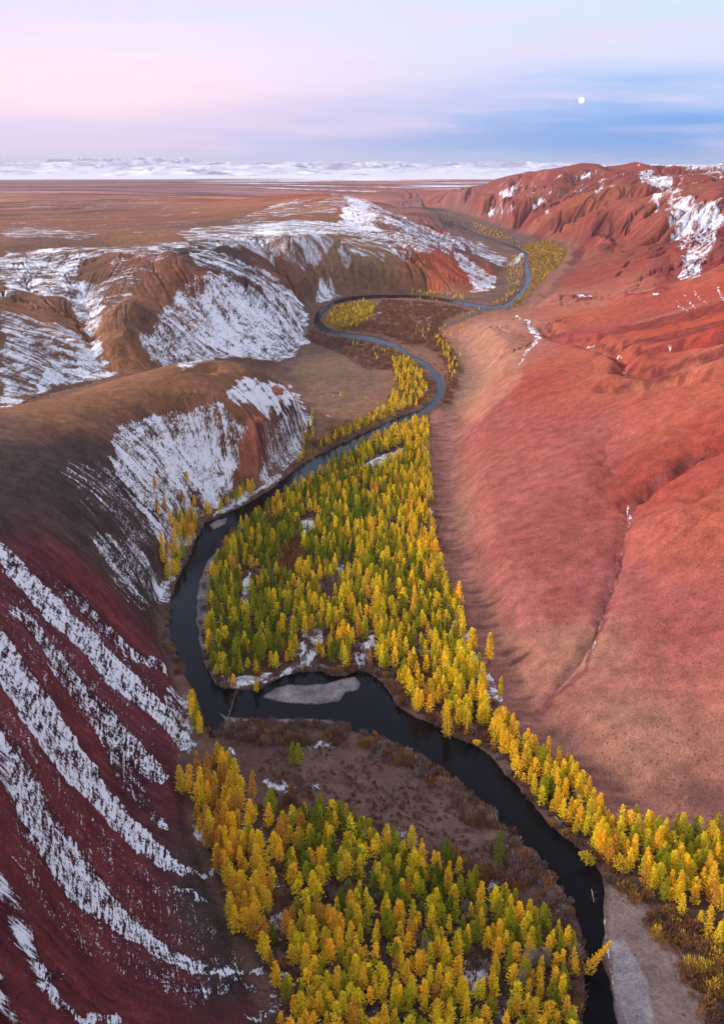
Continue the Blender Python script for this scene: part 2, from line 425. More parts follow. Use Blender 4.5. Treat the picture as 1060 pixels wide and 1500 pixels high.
def lic(noise, du, dv, steps, length):
    """average noise along a direction field; length in cells"""
    ju, jv = np.meshgrid(np.arange(NA, dtype=np.float32), np.arange(NR, dtype=np.float32))
    cellu = np.gradient(AZ)[None, :] * R; cellv = np.gradient(LR)[:, None] * R
    su = du / cellu; sv = dv / cellv
    nn = np.hypot(su, sv) + 1e-9
    su = (su / nn).astype(np.float32); sv = (sv / nn).astype(np.float32)
    out = noise.copy()
    for k in range(1, steps + 1):
        for sg in (-1, 1):
            a = np.clip((ju + sg * su * k * length / steps).astype(np.int32), 0, NA - 1)
            b = np.clip((jv + sg * sv * k * length / steps).astype(np.int32), 0, NR - 1)
            out += noise[b, a]
    return out / (2 * steps + 1)
def norm(a):
    a = a - a.mean(); return a / (a.std() + 1e-9)
wn = rng.standard_normal(U.shape).astype(np.float32)
wn = wn + 1.2 * norm(blur(wn, 2)) + 1.2 * norm(blur(rng.standard_normal(U.shape), 6)).astype(np.float32)
streak = norm(lic(wn.astype(np.float32), gu, gv, 9, 16)).astype(np.float32)      # down the fall line
wn2 = rng.standard_normal(U.shape).astype(np.float32)
wn2 = norm(blur(wn2, 1)).astype(np.float32)
terr = norm(lic(wn2, -gv, gu, 4, 5)).astype(np.float32)         # along the contour
fine = norm(rng.standard_normal(U.shape)).astype(np.float32)
del wn, wn2

# ------------------------------------------------------------------ painting of soils, snow and some shade (on the land)
def img_poly(pts, n=2): return [hit_uv(px, py) for px, py in dens(pts, n)]
def stroke_poly(pts):
    L, Rr = [], []
    for i, (x, y, w) in enumerate(pts):
        a = pts[max(0, i - 1)]; b = pts[min(len(pts) - 1, i + 1)]
        dx, dy = b[0] - a[0], b[1] - a[1]; l = math.hypot(dx, dy) or 1
        L.append((x - dy / l * w, y + dx / l * w)); Rr.append((x + dy / l * w, y - dx / l * w))
    return L + Rr[::-1]
def mask(pts, soft=3, warp=1.0, n=2):
    pp = img_poly(pts, n)
    us = [p[0] for p in pp]; vs = [p[1] for p in pp]
    i0 = max(0, np.searchsorted(AZ, min(us)) - 30); i1 = min(NA, np.searchsorted(AZ, max(us)) + 30)
    j0 = max(0, np.searchsorted(LR, min(vs)) - 40); j1 = min(NR, np.searchsorted(LR, max(vs)) + 40)
    if i1 <= i0 or j1 <= j0: return (slice(0, 1), slice(0, 1)), np.zeros((1, 1))
    s = (slice(j0, j1), slice(i0, i1))
    uu = U[s] + 0.010 * warp * WU[s]; vv = V[s] + 0.010 * warp * WV[s]
    return s, blur(pip(pp, uu, vv).astype(np.float32), soft)
WU = fbm(U * 60, V * 60, 4, 101, 0.6) * 0.6; WV = fbm(U * 60, V * 60, 4, 107, 0.6) * 1.2

# soil colour survey: px, py, (linear albedo)
TAN=(.40,.20,.135); PINK=(.35,.105,.085); RED=(.36,.078,.055); ORR=(.41,.115,.065); DRED=(.105,.026,.034); DRED2=(.132,.028,.034)
BRN=(.15,.080,.055); BRO=(.23,.105,.055); BRR=(.22,.085,.052); DKB=(.058,.040,.036); DKR=(.21,.04,.038); PLN=(.22,.10,.075)
SOIL = [(0,620,BRN),(60,600,BRO),(150,590,BRO),(230,560,BRO),(330,540,BRO),(390,550,BRN),(420,590,DKB),(60,680,DKB),(150,680,DKB),(0,760,DKB),(100,760,DKB),(200,640,BRN),
 (60,820,DRED),(0,830,DRED),(130,860,DRED2),(180,830,DKB),(220,900,DKB),(250,960,DRED),(60,920,DRED),(150,960,DRED),(0,1000,DRED2),(100,1050,DRED2),(200,1050,DRED),(0,1150,DRED2),(120,1180,DRED2),(230,1180,DRED),
 (60,1300,DRED2),(200,1300,DRED2),(300,1330,DKB),(290,1230,DKB),(100,1420,DRED2),(250,1430,DRED),(340,1440,DKB),(0,1480,DRED2),(360,1480,DRED),(200,1500,DRED2),
 (0,560,BRN),(80,540,BRN),(0,480,BRN),(80,470,BRO),(150,500,BRO),(210,430,BRO),(150,420,BRN),(60,400,BRN),(230,380,BRR),(280,370,DKB),(350,385,DKB),(420,430,DKB),(300,440,BRR),(250,500,BRN),(380,480,DKB),
 (200,350,BRO),(100,350,BRN),(0,350,PLN),(100,300,PLN),(250,320,BRR),(350,330,BRN),(450,350,BRN),(430,300,BRR),(480,290,(.25,.075,.045)),(570,310,(.28,.08,.05)),(600,325,(.28,.085,.055)),(560,350,BRN),(400,310,BRO),(300,290,(.30,.11,.06)),(200,275,(.20,.10,.10)),(0,290,(.30,.13,.09)),(100,275,(.22,.11,.11)),
 (470,385,BRO),(500,410,(.22,.13,.075)),(560,410,(.24,.15,.08)),(610,410,(.30,.15,.07)),(645,395,(.46,.12,.05)),(660,390,(.45,.09,.05)),(690,370,PLN),(740,380,PLN),(650,330,PLN),(610,300,(.22,.10,.10)),
 (400,400,BRR),(440,380,BRN),
 (660,520,TAN),(680,490,TAN),(740,475,(.45,.22,.15)),(760,500,(.38,.17,.12)),(650,570,TAN),(640,640,(.40,.15,.12)),(660,760,TAN),(690,860,(.38,.14,.11)),(730,960,(.34,.15,.11)),(800,1060,(.27,.11,.10)),
 (720,620,PINK),(720,720,PINK),(760,800,PINK),(800,560,RED),(850,620,PINK),(850,520,ORR),(920,560,ORR),(900,640,(.42,.12,.10)),(880,600,RED),(960,620,ORR),(1000,560,ORR),(1050,560,ORR),(1040,620,RED),(960,690,RED),(830,700,PINK),
 (760,880,(.38,.14,.12)),(820,880,PINK),(850,800,PINK),(840,950,TAN),(770,960,(.36,.16,.12)),(900,860,(.36,.12,.11)),(900,1050,TAN),(880,1000,(.38,.15,.12)),(850,1100,(.30,.12,.10)),(950,1100,TAN),(1030,1100,(.36,.16,.12)),(980,980,(.37,.10,.10)),(1000,880,(.40,.12,.10)),(1050,900,PINK),(1040,1000,PINK),(1000,780,(.42,.12,.08)),(1050,760,ORR),(1030,700,RED),(1000,1190,(.20,.10,.08)),(880,1180,(.18,.09,.08)),
 (820,440,(.42,.15,.10)),(900,430,(.44,.15,.10)),(780,440,(.40,.15,.10)),(860,465,(.42,.11,.06)),(960,440,RED),(1040,420,(.40,.08,.045)),(900,480,RED),(1000,470,(.42,.085,.045)),(1050,500,(.42,.07,.04)),(830,495,(.36,.07,.06)),(960,520,RED),(880,540,ORR),
 (860,400,(.281,.070,.047)),(920,380,(.296,.070,.047)),(840,350,(.265,.062,.039)),(900,340,(.270,.068,.050)),(930,300,(.312,.101,.055)),(860,310,(.328,.101,.047)),(960,330,(.265,.070,.039)),(1000,350,DKR),(1050,380,DKR),(1000,300,(.281,.078,.055)),
 (760,330,(.265,.062,.047)),(700,310,(.265,.086,.055)),(780,300,(.312,.094,.055)),(650,290,(.281,.086,.062)),(760,270,(.265,.070,.047)),(840,260,(.257,.062,.039)),(900,260,(.257,.055,.039)),(1000,260,(.257,.062,.039)),(1050,260,(.257,.062,.039)),(800,380,(.281,.094,.070))]
su_ = np.array([hit_uv(a, b) for a, b, _ in SOIL]); sc_ = np.array([c for _, _, c in SOIL])
cu2 = np.radians(np.linspace(-30, 30, 301)); cv2 = np.linspace(math.log(90), math.log(14000), 420)
AU, AV = np.meshgrid(cu2, cv2)
num = np.zeros(AU.shape + (3,)); den = np.zeros(AU.shape)
for (a, b), c in zip(su_, sc_):
    w = 1.0 / ((AU - a) ** 2 + ((AV - b) * 0.8) ** 2 + 9e-4) ** 2.4
    num += w[..., None] * c; den += w
SG = num / den[..., None]
UW = np.clip(U + 0.012 * WU, cu2[0], cu2[-1]); VW = np.clip(V + 0.02 * WV, cv2[0], cv2[-1])
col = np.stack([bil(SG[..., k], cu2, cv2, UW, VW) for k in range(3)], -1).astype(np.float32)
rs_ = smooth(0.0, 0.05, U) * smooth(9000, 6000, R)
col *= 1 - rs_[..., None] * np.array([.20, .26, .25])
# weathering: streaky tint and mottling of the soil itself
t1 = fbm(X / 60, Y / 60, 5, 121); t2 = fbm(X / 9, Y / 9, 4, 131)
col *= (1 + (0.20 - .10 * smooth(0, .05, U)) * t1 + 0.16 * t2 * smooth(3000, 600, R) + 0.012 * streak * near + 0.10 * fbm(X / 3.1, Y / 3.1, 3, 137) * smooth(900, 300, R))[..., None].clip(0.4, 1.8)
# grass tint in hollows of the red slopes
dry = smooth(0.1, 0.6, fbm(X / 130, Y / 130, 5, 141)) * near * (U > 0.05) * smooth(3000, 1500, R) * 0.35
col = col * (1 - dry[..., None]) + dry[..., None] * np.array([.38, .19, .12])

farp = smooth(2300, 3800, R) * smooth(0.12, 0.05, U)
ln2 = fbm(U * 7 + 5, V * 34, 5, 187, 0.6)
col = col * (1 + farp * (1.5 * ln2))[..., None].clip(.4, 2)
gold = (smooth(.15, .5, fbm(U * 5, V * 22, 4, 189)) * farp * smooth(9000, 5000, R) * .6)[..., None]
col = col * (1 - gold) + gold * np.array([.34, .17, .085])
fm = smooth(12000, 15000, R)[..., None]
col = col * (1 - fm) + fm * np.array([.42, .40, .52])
# valley floor: browns
fl = 1 - near
fl = np.where(R < 6500, fl, 0)
fc = np.array([.135, .080, .062]) * (1 + 0.35 * fbm(X / 25, Y / 25, 5, 151))[..., None]
fr = smooth(0, 0.5, fbm(X / 40, Y / 40, 4, 161))[..., None]
fc = fc * (1 - fr) + fr * np.array([.20, .10, .07])
col = col * (1 - fl[..., None]) + fl[..., None] * fc
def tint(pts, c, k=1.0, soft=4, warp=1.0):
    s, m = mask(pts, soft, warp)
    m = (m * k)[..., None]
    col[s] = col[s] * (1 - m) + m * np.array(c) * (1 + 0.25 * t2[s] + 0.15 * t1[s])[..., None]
tint([(425,545),(450,500),(540,520),(560,560),(520,600),(470,620),(455,580)], (.17,.105,.07), .9, 8)        # meadow
tint([(470,1085),(560,1095),(640,1140),(720,1210),(760,1260),(740,1290),(640,1230),(540,1180),(470,1180),(430,1130)], (.165,.10,.085), .8, 8)
tint([(628,600),(665,600),(665,760),(700,880),(740,960),(770,1050),(880,1130),(960,1170),(1060,1190),(1100,1260),(1000,1225),(900,1205),(838,1140),(765,1085),(722,1045),(690,925),(662,880),(645,830),(633,770),(628,700)], (.30,.125,.10), .7, 20, 1.5)
tint([(885,1300),(930,1310),(975,1350),(1010,1420),(1060,1480),(1060,1560),(915,1560),(893,1450),(882,1380)], (.23,.165,.15), 1, 4, .4)
tint([(895,1380),(910,1370),(945,1430),(960,1520),(915,1560),(897,1450)], (.30,.27,.28), 1, 3, .6)
tint([(740,450),(700,462),(640,490),(680,540),(660,600),(700,620),(760,560),(770,520),(740,480)], (.40,.20,.13), .45, 12)
tint([(1000,410),(930,425),(1060,384),(1060,372),(1010,398)], (.22,.035,.03), .8, 4)
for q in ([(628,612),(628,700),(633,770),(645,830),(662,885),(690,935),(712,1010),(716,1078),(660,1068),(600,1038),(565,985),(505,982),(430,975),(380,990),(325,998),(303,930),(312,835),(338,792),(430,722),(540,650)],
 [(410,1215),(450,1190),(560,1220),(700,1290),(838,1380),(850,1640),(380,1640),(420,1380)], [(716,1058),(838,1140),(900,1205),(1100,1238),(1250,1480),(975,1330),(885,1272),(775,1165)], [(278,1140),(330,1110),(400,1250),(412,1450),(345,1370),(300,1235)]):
    tint(q, (.085,.052,.042), .7, 4, 1.2)  # tree shade painted into the forest floor, together with dark litter
# rusty shrub flats upstream
tint([(838,352),(836,388),(812,412),(800,430),(768,458),(745,466),(700,474),(655,500),(650,482),(700,462),(745,455),(768,446),(788,422),(800,405),(818,385),(822,362)], (.31,.125,.08), .85, 5)
tint([(560,436),(640,440),(700,456),(650,475),(640,500),(676,545),(655,590),(640,560),(600,520),(560,495),(480,487),(470,470),(520,442)], (.21,.105,.065), .85, 5)
tint([(475,475),(490,450),(520,443),(552,445),(548,470),(500,484)], (.25,.19,.05), .7, 4)
tint([(440,480),(560,515),(600,545),(625,570),(620,598),(560,610),(470,650),(455,600),(520,590),(560,560),(540,530)], (.22,.115,.07), .8, 6)
tint([(760,362),(800,352),(830,365),(822,388),(800,405),(780,425),(760,448),(745,450),(775,420),(780,395)], (.25,.15,.06), .8, 3)
tint([(610,300),(680,322),(745,345),(765,365),(720,360),(650,338)], (.13,.08,.07), .8, 3)
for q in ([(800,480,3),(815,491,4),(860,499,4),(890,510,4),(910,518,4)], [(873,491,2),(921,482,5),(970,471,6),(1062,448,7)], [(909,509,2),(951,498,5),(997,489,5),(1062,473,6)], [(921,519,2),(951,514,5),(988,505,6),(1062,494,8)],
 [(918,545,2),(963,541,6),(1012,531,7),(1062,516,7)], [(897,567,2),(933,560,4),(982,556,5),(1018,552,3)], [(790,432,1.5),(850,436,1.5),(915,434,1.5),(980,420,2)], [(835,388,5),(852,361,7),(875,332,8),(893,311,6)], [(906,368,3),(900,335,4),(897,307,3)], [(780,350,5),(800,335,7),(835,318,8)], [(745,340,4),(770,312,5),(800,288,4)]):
    tint(stroke_poly(q), (.15,.032,.03), .8, 3, 1.0)  # shaded creases painted in as dark red along the groove lines
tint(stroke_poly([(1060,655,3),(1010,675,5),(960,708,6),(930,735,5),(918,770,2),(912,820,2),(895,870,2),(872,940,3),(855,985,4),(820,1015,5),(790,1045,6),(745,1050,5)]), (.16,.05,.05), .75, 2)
tint([(860,600),(905,620),(920,660),(895,700),(880,650)], (.26,.07,.06), .5, 8, 2)
tint([(355,615),(372,612),(378,700),(366,708),(350,690)], (.40,.14,.08), .9, 2, .6)
tint([(376,610),(388,612),(388,640),(378,690)], (.16,.05,.05), .8, 2, .6)
tint([(370,612),(382,612),(385,618),(372,622)], (.55,.22,.10), 1, 1, .4)
tint([(630,380),(650,372),(664,368),(650,430),(625,430)], (.45,.11,.05), .7, 2)
tint([(505,995),(528,992),(529,1006),(510,1012),(495,1026),(484,1020)], (.10,.065,.06), .7, 3)
bars_all = (bar & (ch <= 0.5)) | (riv & ~(ch > 0.5))
bm = blur(bars_all.astype(np.float32), 1)[..., None]
col = col * (1 - bm) + bm * np.array([.21, .195, .20]) * (1 + 0.5 * t2 + .35 * fbm(X / 2.2, Y / 2.2, 3, 411) + .3 * t1)[..., None]
rb4 = blur(bars_all.astype(np.float32), 5); col = col * (1 - 0.55 * np.clip(4 * rb4 * (1 - rb4), 0, 1) * (R < 1300))[..., None]
bedm = blur((ch > 0.5).astype(np.float32), 1)[..., None]
col = col * (1 - bedm) + bedm * np.array([.035, .03, .028])
# wet dark rim along the water
rim = (smooth(3.0, 0.5, rdm) * (bm[..., 0] < .3) * (R < 1200))[..., None] * 0.55
col = col * (1 - rim) + rim * np.array([.10, .06, .05])
# fine pale grains on gravel, rock bands on the cliffs
cliff = smooth(0.55, 0.95, slope) * near
cliff = cliff * np.where((U > 0.02) & (R < 1500), .25, 1)
col *= (1 + cliff * (0.14 * streak + .25 * t2))[..., None].clip(.4, 1.8)

# ---- snow
snow = np.full(U.shape, -3.0, np.float32)
STY = {}
def field(kind, s):
    if kind == 's': return 0.42 * streak[s] + 0.45 * fine[s] + 0.25 * terr[s] + 0.8 * t2[s] + 0.55 * lap[s].clip(-1.8, 1.2) + 0.5 * midn[s]
    if kind == 't': return 0.45 * terr[s] + 0.75 * streak[s]
    if kind == 'r':
        return 0.75 * terr[s] + 0.55 * fine[s] + 0.2 * streak[s] + 0.8 * midn[s]
    if kind == 'r2': return 0.5 * terr[s] + .6 * fine[s] + 1.2 * midn[s]
    if kind == 'g': return 0.8 * lap[s].clip(-1.5, 2.5) + 0.45 * streak[s]
    if kind == 'p': return 1.3 * t2[s] + 0.5 * terr[s]
    if kind == 'l': return 2.4 * contour[s] + 0.3 * terr[s]
midn = fbm(U * 70, V * 70, 4, 175)
contour = 0.5 * fbm(U * 26 + V * 10, V * 120, 5, 171, 0.62) + 0.75 * fbm(U * 55 - V * 20, V * 230, 4, 173, 0.62)
def S(pts, cov, kind='s', soft=6, warp=1.0, n=2):
    """cov: -2 none .. 0 half .. 2 full"""
    s, m = mask(pts, soft, warp, n)
    if kind == 's': v = 0.8 * cov - 0.5 + field(kind, s) - 3.2 * (1 - m)
    elif kind == 'r': v = cov - 0.35 + field(kind, s) - 3.2 * (1 - m); col[s] *= (1 - 0.45 * m)[..., None]
    else: v = cov + field(kind, s) - 3.2 * (1 - m)
    snow[s] = np.where(m > 0.02, np.maximum(snow[s], v), snow[s])
def SS(pts, cov, kind='s', soft=3, warp=0.6):
    if kind == 'r' and pts[0][0] <= 0:
        a, b = pts[0], pts[1]; k = 160 / max(b[0] - a[0], 10); pts = [(a[0] - 160, a[1] - (b[1] - a[1]) * k * .8, a[2] * 1.3)] + list(pts)
    if kind == 'r': pts = [(a, b, c * .82) for a, b, c in pts]; cov -= .1; warp = 1.3
    S(stroke_poly(pts), cov, kind, soft, warp, 1)

# bands on the near dark-red slope
SS([(-10,800,14),(30,840,17),(75,890,20),(120,930,22),(160,975,22),(200,1010,20),(235,1045,18),(262,1080,14),(285,1100,8)], 0.9, 'r')
SS([(90,850,6),(125,890,10),(165,930,12),(205,965,10),(250,990,6)], -0.2, 'r')
SS([(20,890,7),(60,930,12),(95,985,17),(130,1030,18),(165,1075,24),(200,1110,24),(240,1140,16)], 0.3, 'r')
SS([(-20,930,26),(20,985,30),(60,1050,32),(95,1100,30),(130,1145,24),(165,1190,22),(200,1225,20),(240,1258,14),(285,1278,7),(320,1275,5)], 1.0, 'r')
SS([(150,1040,16),(180,1120,22),(215,1180,14),(245,1210,6)], -0.5, 'r')
SS([(-20,1085,24),(20,1140,24),(60,1215,26),(100,1270,32),(135,1310,30),(170,1345,22),(215,1380,16),(260,1405,11),(300,1425,7),(350,1425,5),(390,1422,5)], 0.85, 'r')
SS([(-20,1270,22),(20,1330,24),(42,1390,16),(65,1440,12),(90,1475,12),(120,1490,10),(180,1500,9)], 0.8, 'r')
SS([(-10,1440,16),(15,1490,14),(20,1530,14)], 0.8, 'r')
SS([(20,1090,6),(60,1160,8),(100,1230,8),(150,1290,6)], -0.1, 'r')
SS([(30,1020,10),(50,1075,8)], 0.2, 'r'); SS([(80,1430,4),(120,1440,14),(60,1425,6)], -0.6, 'r')
SS([(250,1300,3),(285,1310,6),(305,1330,3)], 0.1, 'r'); SS([(255,1445,4),(300,1455,8),(350,1440,5),(400,1450,4)], -0.3, 'r')
SS([(360,1490,5),(405,1482,5)], 0.6, 'r')
S([(0,1000),(120,1180),(260,1300),(380,1420),(280,1480),(100,1380),(0,1240)], -1.35, 'r2', 10)
S([(0,800),(120,860),(260,1040),(280,1110),(120,1060),(0,960)], -1.6, 'r2', 10)
S([(240,1000),(285,1020),(285,1080),(250,1080)], -0.1, 't')
# snowy cliff of the near hill
S([(160,640),(185,618),(235,604),(300,598),(345,606),(362,612),(360,660),(348,700),(330,735),(290,760),(270,800),(246,850),(235,800),(215,760),(190,730),(170,690)], 0.95, 's', 6, 1.4)
S([(225,640),(300,620),(350,690),(300,740),(250,720)], 1.7, 's', 8)
S([(385,612),(420,600),(440,610),(448,650),(430,680),(390,708),(372,700),(382,660)], 0.15, 's', 5)
S([(330,735),(370,716),(425,684),(400,712),(345,742),(295,765),(262,830),(250,860),(245,840),(272,790)], 0.5, 'p', 3)
S([(130,780),(190,780),(230,830),(246,870),(230,890),(190,860),(150,820)], 0.1, 's', 8, 1.6)
S([(140,830),(190,850),(235,895),(190,890)], -0.3, 's', 6)
S([(225,855),(250,850),(252,885),(235,882)], 0.9, 't', 3)
S([(150,680),(215,700),(240,800),(180,790),(150,740)], -0.45, 's', 8, 2)
S([(80,670),(160,680),(175,760),(120,760)], -1.25, 't', 8)
S([(330,580),(345,560),(362,552),(385,560),(410,560),(430,580),(432,600),(400,603),(360,597)], 1.0, 't', 6, 1.2)
S([(420,560),(445,585),(458,620),(445,640),(430,600)], -0.1, 't', 4)
S([(272,654),(282,653),(280,658)], 1.5, 't', 1, .4); S([(312,591),(328,597),(330,600),(316,597)], 2, 't', 1, .4)
# big snowy hill
S([(300,398),(335,405),(375,425),(415,450),(440,475),(455,490),(440,515),(415,532),(380,528),(340,522),(300,533),(262,545),(215,520),(200,490),(225,465),(260,440),(295,425)], 0.85, 's', 8, 1.6)
S([(320,430),(380,440),(410,490),(380,520),(310,515),(270,500)], 1.5, 's', 8)
S([(270,362),(330,370),(390,395),(440,430),(450,460),(420,450),(370,420),(320,400),(285,385)], -0.1, 'l', 6)
S([(380,420),(440,440),(456,480),(430,500),(400,460)], 0.2, 't', 6)
S([(240,440),(290,400),(300,440),(240,470)], -0.3, 's', 6)
S([(0,370),(110,362),(130,420),(150,450),(130,500),(100,440),(40,430),(0,440)], 0.0, 'l', 10, 2)
S([(110,400),(150,420),(150,470),(125,500),(105,450)], -0.1, 'g', 6, 2)
S([(130,430),(150,440),(150,470),(132,480)], .6, 's', 4, 2)
S([(180,360),(240,350),(270,370),(200,420),(150,470),(140,430)], -0.75, 'l', 10, 2)
S([(0,455),(80,470),(160,520),(172,550),(120,565),(60,575),(0,590)], -0.05, 'l', 8, 2)
S([(60,550),(120,530),(170,548),(100,566),(50,580)], 0.6, 't', 5, 1.5); S([(0,520),(30,560),(40,590),(0,600)], 0.3, 'l', 5, 1.5)
S([(0,375),(280,350),(300,366),(200,372),(0,400)], -0.2, 'l', 8, 2)
S([(0,330),(130,340),(150,350),(0,350)], -0.6, 'l', 6, 2)
S([(0,296),(260,285),(330,320),(250,345),(0,350)], -1.5, 'l', 8, 2)
S([(250,340),(350,325),(450,320),(480,345),(400,360),(300,365)], -0.15, 'l', 8, 2)
S([(300,350),(480,340),(500,390),(450,400),(380,380)], -0.2, 'g', 6, 2)
S([(350,330),(460,322),(520,328),(500,345),(380,345)], 0.3, 'l', 6, 2)
S([(390,300),(450,290),(520,290),(500,310),(400,320),(330,330)], -0.5, 'l', 6, 2)
S([(515,288),(535,290),(560,305),(600,320),(650,340),(690,362),(640,365),(560,350),(500,345),(495,320)], 0.6, 's', 5, 1.5)
S([(515,288),(540,300),(560,340),(510,335),(498,315)], 1.5, 's', 4)
S([(560,345),(640,350),(640,375),(560,385),(490,385),(490,350)], -0.25, 'l', 6, 2)
S([(464,420),(480,415),(500,430),(500,438),(466,446),(460,436)], 1.0, 's', 3)
S([(470,390),(500,392),(495,420),(480,415)], 0.0, 's', 4)
S([(530,385),(560,388),(560,400),(540,405)], 0, 's', 3)
S([(660,368),(690,378),(710,395),(728,410),(715,425),(690,430),(685,405),(668,388)], 1.0, 's', 4, 1.4)
S([(640,340),(700,352),(740,378),(735,392),(690,370)], -0.1, 'l', 4, 2)
SS([(744,390,3),(755,381,5),(768,372,4)], 0.1, 'p')
# small drifts in the valley and on the right
SS([(758,535,1.5),(768,520,2),(782,505,2),(790,497,5),(785,490,6),(775,480,2.5),(755,462,2)], 0.3, 'p', 1, .5)
for a in [(865,508,6,2),(890,517,5,1.5),(908,522,4,1.5),(915,545,4,2),(980,512,5,2),(855,433,14,2),(960,430,4,1)]:
    x, y, w, h = a; S([(x-w,y-h),(x+w,y-h+1),(x+w,y+h),(x-w,y+h)], 1.0, 't', 1, .5)
SS([(921,738,3),(921,760,2),(918,775,1)], 0.1, 't', 1, .5)
SS([(912,800,1),(900,850,1.5),(885,890,1.5),(873,930,2),(868,955,2)], -0.5, 'p', 1, .5)
for (x1, y1, x2, y2, w) in [(990,440,1008,462,1.6),(1000,432,1020,456,1.6),(1016,425,1024,440,1.5),(1048,420,1060,440,2),(1030,440,1042,452,1.2)]:
    SS([(x1,y1,w),((x1+x2)/2,(y1+y2)/2,w),(x2,y2,w)], .8, 's', 1, .5)
S([(975,290),(1000,285),(1060,300),(1060,330),(1048,360),(1015,410),(995,408),(1000,375),(985,345),(975,315)], 0.55, 's', 5, 1.5)
S([(985,292),(1060,305),(1060,325),(1010,350),(990,320)], 1.2, 's', 4)
S([(932,250),(960,248),(982,262),(975,280),(955,278),(940,268)], 1.1, 's', 4, 1.5)
S([(975,280),(990,270),(1016,283),(1000,287),(960,293),(945,290)], .8, 's', 3, 1.5)
S([(713,308),(735,295),(760,300),(740,316),(720,318)], .9, 's', 3)
S([(730,285),(745,272),(762,265),(755,285),(740,294)], .8, 's', 3)
S([(778,275),(800,272),(795,278)], 1, 's', 2); S([(835,280),(860,272),(855,285)], .4, 's', 3)
S([(845,255),(860,250),(870,262),(855,262)], .7, 's', 2); S([(880,262),(890,258),(880,285),(872,285)], .6, 's', 2)
S([(920,243),(960,238),(1000,234),(1060,238),(1060,250),(1000,244),(950,246)], 1.3, 's', 3, 1.5)
S([(1030,250),(1060,245),(1060,262)], .8, 's', 2); S([(960,292),(965,292),(962,315),(957,312)], 1.2, 's', 1, .4)
S([(700,262),(800,246),(900,246),(1060,250),(1060,290),(900,285),(760,300),(660,310)], -1.15, 's', 8)
S([(905,262),(925,300),(900,320),(880,290)], -1.3, 'g', 6); S([(795,310),(805,305),(800,330)], -0.3, 's', 3)
# clearings and banks of the valley
for pts, c in [([(438,765),(455,758),(465,772),(448,785)], 1.0), ([(490,832),(515,826),(520,838),(500,846)], 1.0), ([(355,850),(370,835),(368,870),(358,895)], 1.1),
 ([(440,930),(470,918),(475,935),(455,975),(440,985)], .7), ([(528,945),(545,930),(552,950),(525,982),(515,975)], .9),
 ([(330,995),(380,985),(440,975),(470,975),(440,985),(390,1000),(345,1006)], .4), ([(620,650),(628,650),(630,720),(640,780),(634,780),(624,720)], .2),
 ([(640,900),(660,880),(700,960),(730,1030),(700,1000),(680,960)], .0), ([(530,680),(590,655),(595,662),(545,692)], .6),
 ([(446,1088),(490,1085),(500,1092),(455,1098)], .7), ([(385,1145),(410,1142),(440,1150),(420,1162),(390,1155)], .3), ([(440,1150),(470,1150),(470,1160)], .4),
 ([(675,1420),(715,1415),(712,1450),(690,1458)], .5), ([(725,1480),(745,1465),(740,1500),(722,1500)], .5), ([(690,1290),(730,1290),(745,1310),(715,1310)], .2),
 ([(392,1340),(415,1335),(412,1380),(398,1375)], .4), ([(278,1205),(298,1218),(305,1245),(288,1230)], -.1), ([(321,1237),(333,1245),(330,1265),(320,1255)], .4),
 ([(540,510),(545,508),(546,514)], 1), ([(540,465),(560,455),(562,460),(545,472)], .6),
 ([(625,466),(632,462),(632,480),(626,480)], 1.0),([(695,1000),(720,985),(735,1030),(715,1030)], .1),([(350,1075),(375,1072),(370,1082)], .7),([(600,1065),(612,1060),(610,1075)], .6),
 ([(840,1170),(860,1180),(850,1210),(838,1200)], .2),([(330,990),(320,1003),(360,1010)], .5),([(330,1095),(345,1090),(345,1110)], .4)]:
    S(pts, c, 'p', 2, .8)
sl = floor_d + (1 - f_in) * 0
S([(415,1140),(640,1230),(840,1370),(855,1500),(400,1500),(330,1200)], -1.5, 'p', 10)
S([(628,620),(645,800),(700,960),(600,1030),(420,960),(300,940),(330,790)], -1.3, 'p', 10)
# white gravel edge at the lower right
SS([(884,1335,1.2),(888,1380,1.8),(895,1430,1.8),(905,1490,2.2),(910,1540,2)], 0.2, 'p', 1, .4)
S([(478,610),(482,606),(484,612)], 1, 'p', 1); 
# far white plain and mountains
azn = U + 0.03 * fbm(U * 12, V * 20, 3, 181)
e1 = smooth(5200, 7600, R * np.where(U > -0.2, 1, 0.65)) * smooth(-0.30, -0.02, U) 
lines = fbm(U * 9, V * 26, 5, 185, 0.6)
far = (R > 4500) & (Z < 150)
v = -2.7 + 3.6 * lines + 2.1 * e1 + 1.2 * smooth(9000, 19000, R)
mt = R > 13500
sl_m = np.hypot(*grad(Z))
v = v - 30 * np.clip(blur(sl_m, 4) - 0.03, 0, 1)
snow = np.where(far, np.maximum(snow, v), snow)
snow = np.where(mt, 0.35 - 6.0 * np.clip(sl_m * 1.0 - 0.13, 0, 1) + 1.8 * fbm(U * 60, V * 25, 4, 191) * smooth(.05, .12, sl_m), snow)
snow = np.where(ch > 0.4, -3, snow)
snow = np.where(R < 4500, snow, snow)

